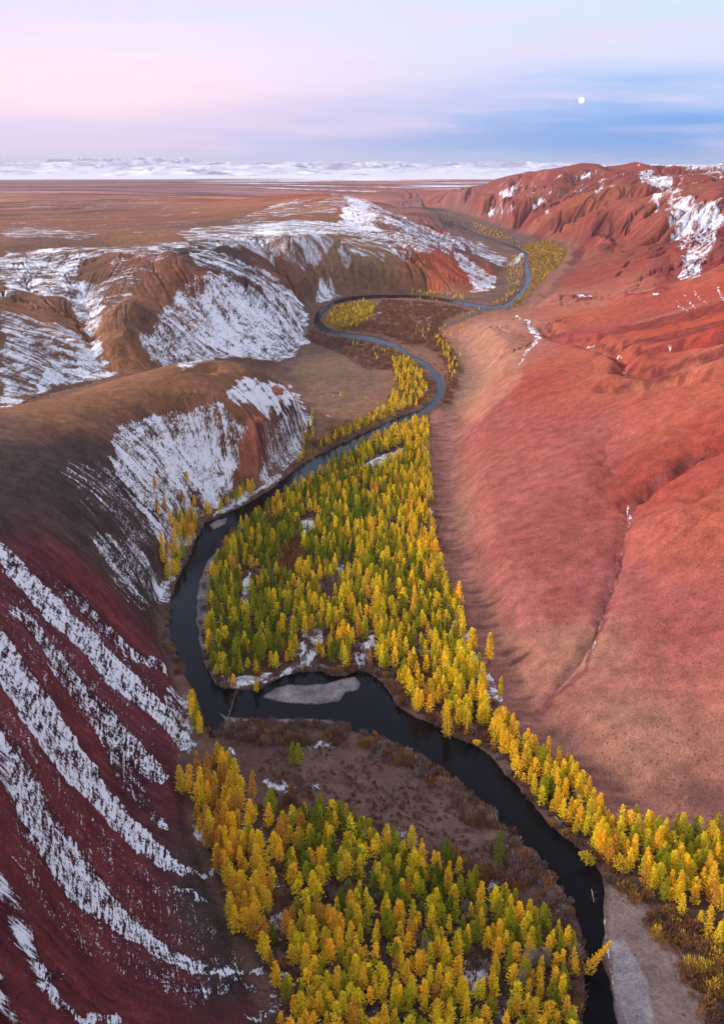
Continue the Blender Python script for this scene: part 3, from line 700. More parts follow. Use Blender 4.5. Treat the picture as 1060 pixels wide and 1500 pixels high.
# ------------------------------------------------------------------ ground mesh
def grid_mesh(name, X, Y, Z):
    nr, na = X.shape
    me = bpy.data.meshes.new(name)
    co = np.stack([X, Y, Z], -1).astype(np.float32).ravel()
    i = np.arange(nr * na).reshape(nr, na)
    q = np.stack([i[:-1, :-1], i[:-1, 1:], i[1:, 1:], i[1:, :-1]], -1).reshape(-1, 4)
    nf = len(q)
    me.vertices.add(nr * na); me.vertices.foreach_set('co', co)
    me.loops.add(nf * 4); me.loops.foreach_set('vertex_index', q.astype(np.int32).ravel())
    me.polygons.add(nf); me.polygons.foreach_set('loop_start', np.arange(0, nf * 4, 4, dtype=np.int32))
    me.polygons.foreach_set('use_smooth', np.ones(nf, bool))
    me.update(calc_edges=True)
    return me
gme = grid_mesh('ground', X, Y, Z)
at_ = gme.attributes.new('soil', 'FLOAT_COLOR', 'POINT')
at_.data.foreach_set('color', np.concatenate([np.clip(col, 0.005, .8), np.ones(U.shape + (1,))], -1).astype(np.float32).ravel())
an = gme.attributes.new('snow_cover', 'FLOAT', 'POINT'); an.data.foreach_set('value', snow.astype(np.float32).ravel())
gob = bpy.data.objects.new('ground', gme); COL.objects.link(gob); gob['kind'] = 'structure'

# ------------------------------------------------------------------ material helpers
def newmat(name):
    m = bpy.data.materials.new(name); m.use_nodes = True
    nt = m.node_tree; nt.nodes.clear()
    out = nt.nodes.new('ShaderNodeOutputMaterial')
    return m, nt, out
def N(nt, typ, **kw):
    nd = nt.nodes.new('ShaderNode' + typ)
    for k, v in kw.items():
        if k.startswith('_'): setattr(nd, k[1:], v)
        else: nd.inputs[k].default_value = v
    return nd
def L(nt, a, b): nt.links.new(a, b)
def math_(nt, op, a, b=None, c=None):
    nd = nt.nodes.new('ShaderNodeMath'); nd.operation = op
    for i, v in enumerate((a, b, c)):
        if v is None: continue
        if isinstance(v, (int, float)): nd.inputs[i].default_value = v
        else: L(nt, v, nd.inputs[i])
    return nd.outputs[0]

m, nt, out = newmat('ground_soil_and_snow')
bs = N(nt, 'BsdfPrincipled', Roughness=0.95); bs.inputs['Specular IOR Level'].default_value = 0.1
geo = N(nt, 'NewGeometry')
so = N(nt, 'Attribute', _attribute_name='soil'); sn = N(nt, 'Attribute', _attribute_name='snow_cover')
n1 = N(nt, 'TexNoise', Scale=0.9, Detail=6.0, Roughness=0.7); L(nt, geo.outputs['Position'], n1.inputs['Vector'])
n2 = N(nt, 'TexNoise', Scale=0.11, Detail=7.0, Roughness=0.65); L(nt, geo.outputs['Position'], n2.inputs['Vector'])
v1 = math_(nt, 'MULTIPLY_ADD', n1.outputs['Fac'], 1.9, 0.05)
v2 = math_(nt, 'MULTIPLY_ADD', n2.outputs['Fac'], 1.5, 0.25)
vv = math_(nt, 'MULTIPLY', v1, v2)
vm = N(nt, 'VectorMath', _operation='SCALE'); L(nt, so.outputs['Color'], vm.inputs[0]); L(nt, vv, vm.inputs['Scale'])
# scattered small dark bushes and stones
vo = N(nt, 'TexVoronoi', Scale=0.24); L(nt, geo.outputs['Position'], vo.inputs['Vector'])
spk = math_(nt, 'LESS_THAN', vo.outputs['Distance'], 0.16)
sel2 = N(nt, 'TexNoise', Scale=0.012, Detail=4.0); L(nt, geo.outputs['Position'], sel2.inputs['Vector'])
spk = math_(nt, 'MULTIPLY', spk, math_(nt, 'GREATER_THAN', sel2.outputs['Fac'], 0.49))
spk = math_(nt, 'MULTIPLY', spk, 0.55)
mx0 = N(nt, 'Mix', _data_type='RGBA'); L(nt, spk, mx0.inputs['Factor']); L(nt, vm.outputs[0], mx0.inputs['A']); mx0.inputs['B'].default_value = (.07, .035, .035, 1)
n3 = N(nt, 'TexNoise', Scale=1.6, Detail=4.0, Roughness=0.7); L(nt, geo.outputs['Position'], n3.inputs['Vector'])
n4 = N(nt, 'TexNoise', Scale=0.45, Detail=5.0, Roughness=0.75, Distortion=0.6); L(nt, geo.outputs['Position'], n4.inputs['Vector'])
sv = math_(nt, 'MULTIPLY_ADD', n3.outputs['Fac'], 4.4, -2.2)
sv = math_(nt, 'ADD', sv, math_(nt, 'MULTIPLY_ADD', n4.outputs['Fac'], 4.0, -2.0))
sv = math_(nt, 'ADD', sn.outputs['Fac'], sv)
mr = N(nt, 'MapRange', _interpolation_type='SMOOTHSTEP'); L(nt, sv, mr.inputs['Value']); mr.inputs['From Min'].default_value = -0.6; mr.inputs['From Max'].default_value = 0.85
mx = N(nt, 'Mix', _data_type='RGBA'); L(nt, mr.outputs[0], mx.inputs['Factor']); L(nt, mx0.outputs['Result'], mx.inputs['A']); mx.inputs['B'].default_value = (.78, .83, .92, 1)
L(nt, mx.outputs['Result'], bs.inputs['Base Color'])
hh = math_(nt, 'MULTIPLY_ADD', mr.outputs[0], 0.5, n1.outputs['Fac'])
bp = N(nt, 'Bump', Strength=0.8, Distance=0.8); L(nt, hh, bp.inputs['Height']); L(nt, bp.outputs[0], bs.inputs['Normal'])
L(nt, bs.outputs[0], out.inputs[0])
gme.materials.append(m)

# ------------------------------------------------------------------ water
m, nt, out = newmat('dark_river_water')
bs = N(nt, 'BsdfGlossy', Roughness=0.08); bs.inputs['Color'].default_value = (.58, .68, .82, 1); df = N(nt, 'BsdfDiffuse'); df.inputs['Color'].default_value = (.006, .005, .005, 1)
geo = N(nt, 'NewGeometry')
n1 = N(nt, 'TexNoise', Scale=0.7, Detail=5.0, Roughness=0.6); L(nt, geo.outputs['Position'], n1.inputs['Vector'])
bp = N(nt, 'Bump', Strength=0.25, Distance=0.25); L(nt, n1.outputs['Fac'], bp.inputs['Height']); L(nt, bp.outputs[0], bs.inputs['Normal'])
fr_ = N(nt, 'Fresnel', IOR=1.30); wm = N(nt, 'MixShader'); L(nt, math_(nt, 'MINIMUM', math_(nt, 'MULTIPLY', math_(nt, 'SUBTRACT', fr_.outputs[0], .018), .8), .42), wm.inputs[0]); L(nt, df.outputs[0], wm.inputs[1]); L(nt, bs.outputs[0], wm.inputs[2])
L(nt, wm.outputs[0], out.inputs[0]); MWATER = m
x0, x1, y0, y1 = -130, 900, 40, 5200
gx = np.linspace(x0, x1, 12); gy = np.linspace(y0, y1, 30)
GX, GY = np.meshgrid(gx, gy)
# a strip that follows the valley
strip = []
for py in (2200,1800,1500,1300,1150,1080,1020,960,900,840,780,720,680,640,600,560,520,480,455,440,425,400,380,360,345,330):
    xs = [p[0] for p in BANK_A + BANK_B if abs(p[1] - py) < (140 if py > 1300 else 70 if py > 600 else 26)]
    if not xs: xs = [860, 960]
    strip.append((wp(min(xs) - 14, py), wp(max(xs) + 14, py)))
vs = []; fs = []
for a, b in strip: vs += [(a[0], a[1], WATER), (b[0], b[1], WATER)]
for i in range(len(strip) - 1): fs.append((2 * i, 2 * i + 1, 2 * i + 3, 2 * i + 2))
wme = bpy.data.meshes.new('river_water'); wme.from_pydata(vs, [], fs); wme.materials.append(MWATER)
wob_ = bpy.data.objects.new('river_water', wme); COL.objects.link(wob_); wob_['kind'] = 'structure'

def hash_s(s): return sum((i + 1) * 131 * ord(c) for i, c in enumerate(s))
# ------------------------------------------------------------------ vegetation
def project(x, y, z):
    dy, dz = y, z - CAMZ
    dep = dy * cp - dz * sp; up = dy * sp + dz * cp
    return CX + F * x / dep, CY - F * up / dep

def cards(P_, D_, Wd, Ln, r):
    """quads centred at P_, long axis D_, width Wd, length Ln, random roll"""
    nn = len(P_)
    D_ = D_ / (np.linalg.norm(D_, axis=1, keepdims=True) + 1e-9)
    rv = r.standard_normal((nn, 3)); S_ = np.cross(D_, rv); S_ /= np.linalg.norm(S_, axis=1, keepdims=True) + 1e-9
    a = S_ * Wd[:, None] / 2; b = D_ * Ln[:, None] / 2
    v = np.stack([P_ - b * 1.0 - a * .45, P_ - b + a * .45, P_ + b * .9 + a, P_ + b - a * .8], 1)
    return v.reshape(-1, 3)

def crown_template(seed, H, Rw, nb, nc, size, shape=0):
    r = np.random.default_rng(seed)
    h0 = 0.10 + 0.06 * r.random()
    hh = h0 + (1 - h0) * (np.arange(nb) + r.random(nb)) / nb
    hh = h0 + (1 - h0) * ((hh - h0) / (1 - h0)) ** (0.85)
    an = np.arange(nb) * 2.39996 + r.random(nb) * 0.9
    u = (hh - h0) / (1 - h0)
    if shape == 0: pr = (1 - u) ** 0.72 * np.clip((u + 0.06) / 0.22, 0, 1) ** 0.6
    else: pr = (1 - u ** 1.7) ** 0.8 * np.clip((u + 0.1) / 0.35, 0, 1) ** 0.6
    lob = 1 + 0.28 * np.sin(an * 2 + r.random() * 6 + hh * 7) * r.random() + 0.36 * (r.random(nb) - .5)
    Lb = Rw * (pr * 0.97 + 0.03) * lob
    fr = np.linspace(0.22, 1.0, nc)[None, :] + 0.1 * (r.random((nb, nc)) - .5)
    rise = 0.30 * fr * Lb[:, None] * (0.5 + r.random((nb, 1)))
    sag = -0.10 * Lb[:, None] * fr ** 2
    x = np.cos(an)[:, None] * Lb[:, None] * fr; y = np.sin(an)[:, None] * Lb[:, None] * fr
    z = hh[:, None] * H + rise * (0.4 + u[:, None]) + sag
    Pp = np.stack([x, y, z], -1).reshape(-1, 3) + r.normal(0, .12 * Rw, (nb * nc, 3)) * np.array([1, 1, .8])
    Dd = np.stack([np.cos(an)[:, None] * np.ones((1, nc)), np.sin(an)[:, None] * np.ones((1, nc)), 0.7 * np.ones((nb, nc))], -1).reshape(-1, 3) + r.normal(0, .5, (nb * nc, 3))
    k = nb * nc
    sz = size * (0.7 + 0.6 * r.random(k)) * np.repeat(0.6 + 0.4 * pr, nc)
    # leader
    Pp = np.concatenate([Pp, np.stack([r.normal(0, .05, 6), r.normal(0, .05, 6), H * np.linspace(.94, 1.02, 6)], -1)])
    Dd = np.concatenate([Dd, np.tile([0, 0, 1.], (6, 1)) + r.normal(0, .15, (6, 3))]); sz = np.concatenate([sz, np.full(6, size * .7)])
    v = cards(Pp, Dd, sz * .75, sz * 1.25, r)
    tint = (0.78 + 0.44 * r.random(len(Pp))) 
    rad_ = np.hypot(Pp[:, 0], Pp[:, 1]) / Rw
    return v.astype(np.float32), np.repeat(tint, 4).astype(np.float32)

def tube(path, rad, k=6):
    path = np.array(path, float); vs = []; fs = []
    for i, p in enumerate(path):
        d = path[min(i + 1, len(path) - 1)] - path[max(i - 1, 0)]; d /= np.linalg.norm(d) + 1e-9
        a = np.cross(d, [0.3, 1, 0.2]); a /= np.linalg.norm(a) + 1e-9; b = np.cross(d, a)
        for j in range(k):
            t = 2 * math.pi * j / k; vs.append(p + rad[i] * (math.cos(t) * a + math.sin(t) * b))
    for i in range(len(path) - 1):
        for j in range(k): fs.append((i * k + j, i * k + (j + 1) % k, (i + 1) * k + (j + 1) % k, (i + 1) * k + j))
    fs.append(tuple(range(k))[::-1]); fs.append(tuple(range((len(path) - 1) * k, len(path) * k)))
    return vs, fs
def merge(parts):
    V_, F_ = [], []
    for v, f in parts:
        o = len(V_); V_ += [tuple(p) for p in v]; F_ += [tuple(i + o for i in q) for q in f]
    return V_, F_
def pymesh(name, V_, F_, mat, sm=True):
    me = bpy.data.meshes.new(name); me.from_pydata(V_, [], F_); me.materials.append(mat)
    if sm: me.polygons.foreach_set('use_smooth', [True] * len(me.polygons))
    return me
def quad_mesh(name, v, mat, tint=None, colr=None):
    me = bpy.data.meshes.new(name); nv = len(v); nf = nv // 4
    me.vertices.add(nv); me.vertices.foreach_set('co', v.astype(np.float32).ravel())
    me.loops.add(nv); me.loops.foreach_set('vertex_index', np.arange(nv, dtype=np.int32))
    me.polygons.add(nf); me.polygons.foreach_set('loop_start', np.arange(0, nv, 4, dtype=np.int32))
    me.update(calc_edges=True)
    if tint is not None:
        a = me.attributes.new('leaf_tint', 'FLOAT', 'POINT'); a.data.foreach_set('value', tint.astype(np.float32))
    if colr is not None:
        a = me.attributes.new('leaf_colour', 'FLOAT_COLOR', 'POINT')
        a.data.foreach_set('color', np.concatenate([colr, np.ones((nv, 1))], 1).astype(np.float32).ravel())
    me.materials.append(mat)
    return me

def leafmat(name, by_object, transl=0.28):
    m, nt, out = newmat(name)
    ds = N(nt, 'BsdfDiffuse', Roughness=0.9); tr = N(nt, 'BsdfTranslucent'); ms = N(nt, 'MixShader', Fac=transl)
    if by_object:
        oi = N(nt, 'ObjectInfo'); at = N(nt, 'Attribute', _attribute_name='leaf_tint')
        sc = N(nt, 'VectorMath', _operation='SCALE'); L(nt, oi.outputs['Color'], sc.inputs[0]); L(nt, at.outputs['Fac'], sc.inputs['Scale']); c = sc.outputs[0]
    else:
        c = N(nt, 'Attribute', _attribute_name='leaf_colour').outputs['Color']
    g = N(nt, 'NewGeometry'); nz = N(nt, 'TexNoise', Scale=0.8, Detail=3.0); L(nt, g.outputs['Position'], nz.inputs['Vector'])
    s2 = N(nt, 'VectorMath', _operation='SCALE'); L(nt, c, s2.inputs[0]); L(nt, math_(nt, 'MULTIPLY_ADD', nz.outputs['Fac'], 0.9, 0.55), s2.inputs['Scale'])
    L(nt, s2.outputs[0], ds.inputs['Color']); L(nt, s2.outputs[0], tr.inputs['Color'])
    L(nt, ds.outputs[0], ms.inputs[1]); L(nt, tr.outputs[0], ms.inputs[2]); L(nt, ms.outputs[0], out.inputs[0])
    return m
M_NEEDLE = leafmat('autumn_larch_needles', True, .3); M_NEEDLE2 = leafmat('autumn_forest_needles', False); M_TWIG = leafmat('dry_twigs', False, 0.1)
def barkmat(name, c1, c2):
    m, nt, out = newmat(name); bs = N(nt, 'BsdfPrincipled', Roughness=0.9)
    g = N(nt, 'TexCoord'); nz = N(nt, 'TexNoise', Scale=3.0, Detail=6.0); L(nt, g.outputs['Object'], nz.inputs['Vector'])
    mx = N(nt, 'Mix', _data_type='RGBA'); L(nt, nz.outputs['Fac'], mx.inputs['Factor']); mx.inputs['A'].default_value = c1 + (1,); mx.inputs['B'].default_value = c2 + (1,)
    L(nt, mx.outputs['Result'], bs.inputs['Base Color']); L(nt, bs.outputs[0], out.inputs[0]); return m
M_BARK = barkmat('larch_bark', (.05, .035, .028), (.13, .09, .07)); M_GREY = barkmat('bleached_wood', (.20, .15, .13), (.42, .34, .31)); M_DEAD = barkmat('reddish_dead_wood', (.14, .06, .045), (.26, .13, .10))

NEARC, MIDC, FARC = [], [], []
for i in range(10):
    sh = 0 if i < 7 else 1
    Rw = (2.25 + 0.85 * rng.random()) * (1.15 if sh else 1)
    NEARC.append(crown_template(300 + i, 17.0, Rw, 92, 9, 0.66, sh))
    MIDC.append(crown_template(400 + i, 17.0, Rw, 52, 6, 0.98, sh))
    FARC.append(crown_template(500 + i, 17.0, Rw * 1.05, 20, 3, 2.1, sh))
crown_me = [quad_mesh('crown', v, M_NEEDLE, t) for v, t in NEARC]
tv = []
for i in range(4):
    r = np.random.default_rng(i); bend = r.normal(0, .12, (6, 2)).cumsum(0); bend -= bend[0]
    path = [(bend[k][0], bend[k][1], z) for k, z in enumerate((-0.6, 2.5, 6, 9.5, 13, 16.4))]
    parts = [tube(path, [.24, .19, .15, .11, .07, .02], 7)]
    for k in range(9):
        a = r.random() * 6.28; z = 1.6 + k * 1.35; l = 1.3 * (1 - z / 17) + .4
        parts.append(tube([(0, 0, z), (math.cos(a) * l, math.sin(a) * l, z + .25 * l)], [.05, .012], 4))
    tv.append(pymesh('trunk', *merge(parts), M_BARK))

COLS = {'orange': (.70, .38, .055), 'golden': (.95, .67, .05), 'yellow': (.86, .70, .040), 'yellow-green': (.43, .43, .026), 'green': (.20, .25, .022)}
CMIX = [ # px, py, orange, golden, yellow, yellow-green, green
 (340,900,0,.05,.15,.40,.4),(330,970,.05,.05,.3,.35,.25),(400,800,.05,.05,.15,.35,.4),(480,720,.05,.15,.2,.35,.25),(560,670,.1,.25,.3,.25,.1),(610,630,.1,.5,.3,.1,0),
 (640,800,.2,.5,.3,0,0),(560,850,.05,.15,.3,.3,.2),(620,900,.05,.2,.3,.3,.15),(600,1000,.2,.3,.3,.2,0),(670,980,.1,.25,.5,.15,0),(700,1040,.1,.3,.5,.1,0),(430,930,.05,.1,.35,.3,.2),(520,930,.1,.3,.4,.2,0),
 (330,1200,.45,.45,.1,0,0),(370,1350,.4,.5,.1,0,0),(290,1020,.3,.7,0,0,0),(310,1130,.5,.4,.1,0,0),(430,1110,.0,.1,.3,.5,.1),
 (500,1220,.05,.2,.3,.3,.15),(640,1270,.05,.25,.3,.25,.15),(450,1330,.1,.3,.25,.25,.1),(450,1420,.15,.5,.3,.05,0),(560,1440,.1,.4,.35,.15,0),(540,1340,.05,.2,.3,.3,.15),(650,1380,.1,.2,.3,.3,.1),(740,1330,.05,.2,.35,.3,.1),(720,1440,.15,.4,.3,.15,0),(820,1400,.1,.3,.4,.2,0),
 (760,1110,.05,.55,.35,.05,0),(840,1180,.1,.45,.35,.1,0),(950,1240,.03,.27,.4,.3,0),(1030,1260,.03,.27,.4,.3,0),(920,1290,.25,.5,.25,0,0),(1000,1350,.3,.5,.2,0,0),(1000,1440,.7,.3,0,0,0),
 (255,800,.1,.4,.35,.15,0),(235,720,.95,.05,0,0,0),(290,740,.35,.45,.15,.05,0),(420,690,.5,.2,.2,.1,0),(590,560,.05,.35,.4,.2,0),(500,460,.05,.25,.3,.4,0),(640,440,.1,.4,.3,.2,0),(660,520,.15,.35,.3,.2,0),(770,380,.2,.4,.3,.1,0)]
CN = ['orange', 'golden', 'yellow', 'yellow-green', 'green']
def pick_colour(px, py, r):
    w = np.zeros(5)
    for c in CMIX:
        k = 1.0 / (((px - c[0]) ** 2 + (py - c[1]) ** 2) + 300) ** 1.6
        w += k * np.array(c[2:])
    if px > 300 and not (px < 420 and py > 1000): w[0] *= .25; w[3] *= 1.25; w[4] *= 1.3
    w /= w.sum()
    return CN[int(r.choice(5, p=w))]

def inpoly(poly, x, y): return bool(pip(poly, np.array([x]), np.array([y]))[0])
EXCL = [[wp(*p) for p in q] for q in [
 [(436,762),(458,755),(468,775),(446,788)], [(488,830),(516,824),(522,838),(500,848)], [(354,852),(370,832),(369,872),(357,896)],
 [(438,935),(470,920),(476,938),(455,985),(436,985)], [(525,948),(545,935),(553,955),(525,988),(512,980)], [(410,815),(436,790),(446,820),(425,850),(408,845)],
 [(530,682),(590,652),(597,664),(545,694)], [(668,1408),(716,1405),(716,1455),(680,1462)], [(700,1275),(745,1290),(755,1320),(712,1318)], [(725,1462),(750,1455),(742,1505),(722,1505)],
 [(465,870),(490,850),(500,868),(475,890)],[(470,1290),(520,1300),(500,1320),(465,1310)]]]
STANDS = {
 'island': ([(628,618),(628,700),(633,770),(645,830),(662,885),(685,930),(700,975),(712,1010),(716,1045),(712,1078),(690,1083),(660,1068),(625,1050),(600,1038),(585,1015),(565,985),(540,975),(505,982),(470,972),(430,975),(380,990),(325,998),(308,975),(303,930),(303,865),(312,835),(338,792),(380,758),(430,722),(480,690),(540,650),(600,622)], 5.1, (9, 14.5), .9),
 'right': ([(716,1058),(740,1062),(765,1090),(800,1108),(838,1140),(868,1180),(900,1205),(950,1215),(1000,1228),(1100,1238),(1250,1300),(1250,1480),(1060,1400),(1015,1370),(975,1330),(935,1310),(905,1290),(885,1272),(865,1242),(835,1222),(800,1192),(775,1165),(750,1130),(722,1095)], 3.9, (9, 13.5), .9),
 'foot': ([(278,1140),(302,1118),(330,1120),(350,1150),(355,1185),(385,1240),(400,1300),(392,1345),(396,1400),(412,1450),(405,1455),(388,1420),(375,1400),(345,1370),(330,1320),(318,1262),(300,1235),(283,1190)], 3.7, (9.5, 14), .9),
 'foot_b': ([(352,1140),(372,1165),(395,1190),(412,1230),(425,1290),(405,1290),(390,1240),(365,1200)], 6.5, (11, 16), .8),
 'grove': ([(410,1215),(450,1200),(520,1205),(560,1235),(600,1235),(650,1265),(700,1300),(745,1330),(790,1350),(838,1390),(846,1430),(846,1520),(850,1640),(380,1640),(415,1500),(425,1440),(420,1380),(428,1320)], 3.9, (8, 12.5), .86),
 'upper': ([(600,528),(618,550),(626,575),(612,596),(588,603),(540,626),(500,645),(465,663),(455,668),(470,650),(530,618),(570,595),(580,560),(575,530)], 6.5, (9, 13), .7),
 'upper2': ([(478,470),(490,452),(530,442),(552,446),(548,465),(520,482),(490,482)], 9, (7, 11), .6),
 'upper3': ([(600,428),(640,430),(685,438),(690,443),(650,443),(600,438)], 11, (8, 12), .7),
 'flat_a': ([(680,470),(640,480),(610,470),(600,500),(640,500),(672,545),(676,520)], 15, (6, 9), .5),
 'upper4': ([(636,490),(660,505),(672,545),(660,560),(655,540),(640,515)], 9, (8, 12), .6),
 'upper5': ([(770,360),(800,352),(828,365),(820,385),(800,405),(785,420),(780,400),(778,378)], 13, (5, 9), .55),
 'upper6': ([(690,325),(740,345),(765,358),(740,352),(700,345)], 18, (8, 13), .5),
 'upper7': ([(500,500),(560,505),(600,530),(590,545),(540,525)], 14, (6, 9), .35),
 'upper8': ([(640,470),(680,465),(760,440),(765,418),(745,432),(700,452)], 16, (7, 11), .5),
 'upper9': ([(480,580),(540,575),(560,590),(520,615),(470,630)], 16, (6, 9), .4),
 'upper10': ([(742,388),(752,372),(768,380),(764,405),(758,425),(740,435)], 12, (5, 8), .7),
}
SLOPE = { # stands that climb the snowy bank: polygons of their feet on the land
 'bank_a': ([(250,868),(238,810),(248,770),(275,760),(292,768),(276,810),(262,845)], 5.0, (10, 15), .85),
 'bank_b': ([(255,765),(262,725),(285,735),(310,745),(345,735),(370,715),(372,722),(345,742),(300,765),(285,782)], 5.0, (8, 13), .6),
 'bank_c': ([(222,700),(232,695),(243,740),(240,760),(226,755)], 6.5, (9, 13), .7),
 'bank_d': ([(258,715),(275,700),(282,740),(262,745)], 6.5, (9, 13), .6),
 'bank_e': ([(430,700),(440,660),(452,605),(460,605),(462,640),(452,672)], 7.5, (7, 11), .6),
 'point': ([(283,1080),(283,990),(293,990),(298,1060),(300,1082)], 4.2, (12, 16), .9),
}
trees = []   # x, y, z, H, colour, px, py, stand
for st, (poly, spc, hr, pr) in list(STANDS.items()) + list(SLOPE.items()):
    r = np.random.default_rng(abs(hash_s(st)) % 100000)
    flat = st in STANDS
    pw = [wp(*p) for p in poly] if flat else [hit(*p) for p in poly]
    xs = [p[0] for p in pw]; ys = [p[1] for p in pw]
    gx = np.arange(min(xs), max(xs), spc); gy = np.arange(min(ys), max(ys), spc * .87)
    A_, B_ = np.meshgrid(gx, gy); A_ = A_ + (np.arange(len(gy)) % 2)[:, None] * spc / 2
    A_ = (A_ + r.uniform(-.48, .48, A_.shape) * spc).ravel(); B_ = (B_ + r.uniform(-.48, .48, B_.shape) * spc).ravel()
    k = pip(pw, A_ + 1.5 * fbm(A_ / 12, B_ / 12, 2, 5), B_) & ~pip(river_w, A_, B_)
    for e in EXCL:
        if flat: k &= ~pip(e, A_ + 3 * fbm(A_ / 7, B_ / 7, 2, 6), B_ + 4 * fbm(A_ / 7, B_ / 7, 2, 7))
    dn = fbm(A_ / 22, B_ / 22, 3, 203)
    k &= r.random(len(A_)) < pr * (1.0 - 0.5 * smooth(.25, .6, dn))
    A_, B_ = A_[k], B_[k]
    dr = segdist(river_w, A_, B_)
    k = dr > 1.2; A_, B_ = A_[k], B_[k]
    zz = ground(A_, B_)
    sz = fbm(A_ / 35, B_ / 35, 2, 207)
    for x, y, z, s_ in zip(A_, B_, zz, sz):
        px, py = project(x, y, z)
        H = (1 - .22 * float(smooth(600, 1000, y))) * (hr[0] + (hr[1] - hr[0]) * np.clip(r.random() ** 1.2 + .25 * s_, 0, 1.1))
        if r.random() < .16: H *= r.uniform(.5, .8)
        trees.append([x, y, z, H, pick_colour(px, py, r), px, py, st, None])
SPECIAL = [ # foot px, py, height, colour, label, tilt (deg), tilt azimuth (deg)
 (716,972,19,'golden','lone golden larch on the pink slope right of the forest edge',0,0),
 (670,890,17,'golden','lone golden larch just outside the right edge of the forest, above a smaller one',0,0),
 (731,1025,13,'yellow','small yellow larch at the slope edge above the river strip',0,0),
 (268,1164,15,'golden','lone golden larch on the dark red slope left of the golden stand',0,0),
 (429,1122,12,'yellow-green','left one of the green larch pair on the brown meadow below the river',0,0),
 (439,1124,12,'yellow-green','right one of the green larch pair on the brown meadow below the river',0,0),
 (728,1272,17,'green','lone green larch standing above the lower grove near the river',0,0),
 (466,1240,18,'green','broad dark green larch at the upper left of the lower grove',0,0),
 (851,1430,15,'golden','golden larch leaning far out over the river toward the gravel bank',50,62),
 (703,1088,8,'golden','small golden larch tipped over into the river bend',58,215),
 (874,1262,9,'yellow','small yellow larch hanging low over the dark water',55,262),
 (376,1012,10,'yellow','small yellow larch at the water above the gravel bar',6,180),
 (342,1006,8,'golden','small golden larch at the island tip beside the fallen tree',0,0),
 (655,1078,15,'golden','golden larch on the undercut bank above the river bend',0,0),
 (610,1045,14,'golden','golden larch at the water below the island thicket',0,0)]
for s in SPECIAL:
    x, y = hit(s[0], s[1]) if s[0] in (716, 670, 268, 731) else wp(s[0], s[1])
    trees.append([x, y, float(ground(x, y)[0]), s[2], s[3], s[0], s[1], 'special', s])
print('trees', len(trees))
def vis(t):
    x, y, z, H = t[:4]
    px, py = project(x, y, z); tx, ty = project(x, y, z + H)
    if not (-5 < px < 1065) or ty > 1492: return 0
    return (py - ty) * (0.35 + 0.65 * min(1, (1500 - ty) / max(py - ty, 1))) + (1000 if t[8] else 0)
trees.sort(key=vis, reverse=True)
IND, REST = trees[:300], trees[300:]

MARKS = [(288,1030,'on the bank under the snowy slope'),(300,1135,'at the top of the slope-foot stand'),(335,1160,'at the head of the golden stand'),(290,1185,'against the foot of the dark slope'),
 (325,1210,'in the golden stand by the snow'),(345,1250,'in the middle of the golden stand'),(335,1300,'where the last snow band ends'),(370,1300,'inside the slope-foot stand'),(360,1350,'low in the golden stand'),(385,1390,'in the tail of the golden stand'),(400,1440,'at the tip of the golden stand'),
 (385,1190,'in the thin belt beside the meadow'),(410,1260,'beside the brown gap'),
 (440,1215,'at the upper left of the lower grove'),(490,1225,'on the upper edge of the lower grove'),(540,1230,'under the red meadow'),(600,1255,'on the grove edge facing the river'),(650,1285,'at the upper right of the grove'),(700,1320,'beside the snowy gap'),(745,1345,'near the brown river thicket'),(800,1375,'close above the river narrows'),(835,1410,'on the river bank opposite the gravel'),
 (450,1280,'left of the small brown glade'),(500,1290,'around the small brown glade'),(550,1290,'in the upper middle of the grove'),(600,1320,'right of the small brown glade'),(650,1345,'in the heart of the lower grove'),(700,1375,'above the frosted hollow'),(760,1400,'among the pale leafless trees'),
 (440,1340,'on the left flank of the grove'),(490,1350,'below the small brown glade'),(545,1360,'in the dense middle rows'),(600,1385,'in the rows left of the hollow'),(650,1410,'touching the frosted hollow'),(700,1465,'below the frosted hollow'),(790,1445,'behind the riverside thicket'),(830,1475,'in the riverside corner at the bottom'),
 (440,1400,'at the lower left of the grove'),(490,1410,'in the lower golden rows'),(545,1425,'in the crowded lower rows'),(600,1450,'in the bottom rows of the grove'),(430,1470,'in the bottom left corner of the grove'),(490,1480,'on the bottom edge, left part'),(550,1500,'on the bottom edge, middle part'),(640,1490,'on the bottom edge, right part'),
 (740,1085,'at the start of the riverside strip'),(765,1120,'in the narrow strip below the slope'),(795,1150,'in the strip above the bend'),(825,1190,'beside the curved log'),(850,1215,'where the strip meets the purple slope'),(885,1240,'above the gravel bar head'),(910,1270,'behind the gravel bar'),(930,1230,'on the upper edge of the right grove'),(960,1260,'in the middle of the right grove'),(980,1230,'under the bare grey tree'),(1010,1250,'in the upper right of the grove'),(1045,1250,'at the frame edge in the upper row'),(1000,1300,'in the lower right grove'),(1045,1320,'at the frame edge in the lower row'),(960,1310,'on the lower edge of the right grove'),(1030,1370,'above the rusty undergrowth'),
 (640,900,'near the right forest edge'),(680,960,'in the forest corner by the slope'),(700,1030,'in the island\'s lower right tip'),(660,1040,'above the dark river bend'),(600,1000,'over the inner river bend'),(520,950,'beside the snowy clearing'),(430,950,'above the gravel bar'),(340,970,'at the lower left of the island')]
GROUPS = {'island': 'larches of the forest on the river island', 'right': 'larches of the strip on the right bank', 'foot': 'larches along the foot of the dark red slope', 'foot_b': 'larches along the foot of the dark red slope',
 'grove': 'larches of the grove inside the lower bend', 'point': 'larches along the foot of the dark red slope', 'special': 'single larches outside the stands'}
from collections import defaultdict
lab = defaultdict(list)
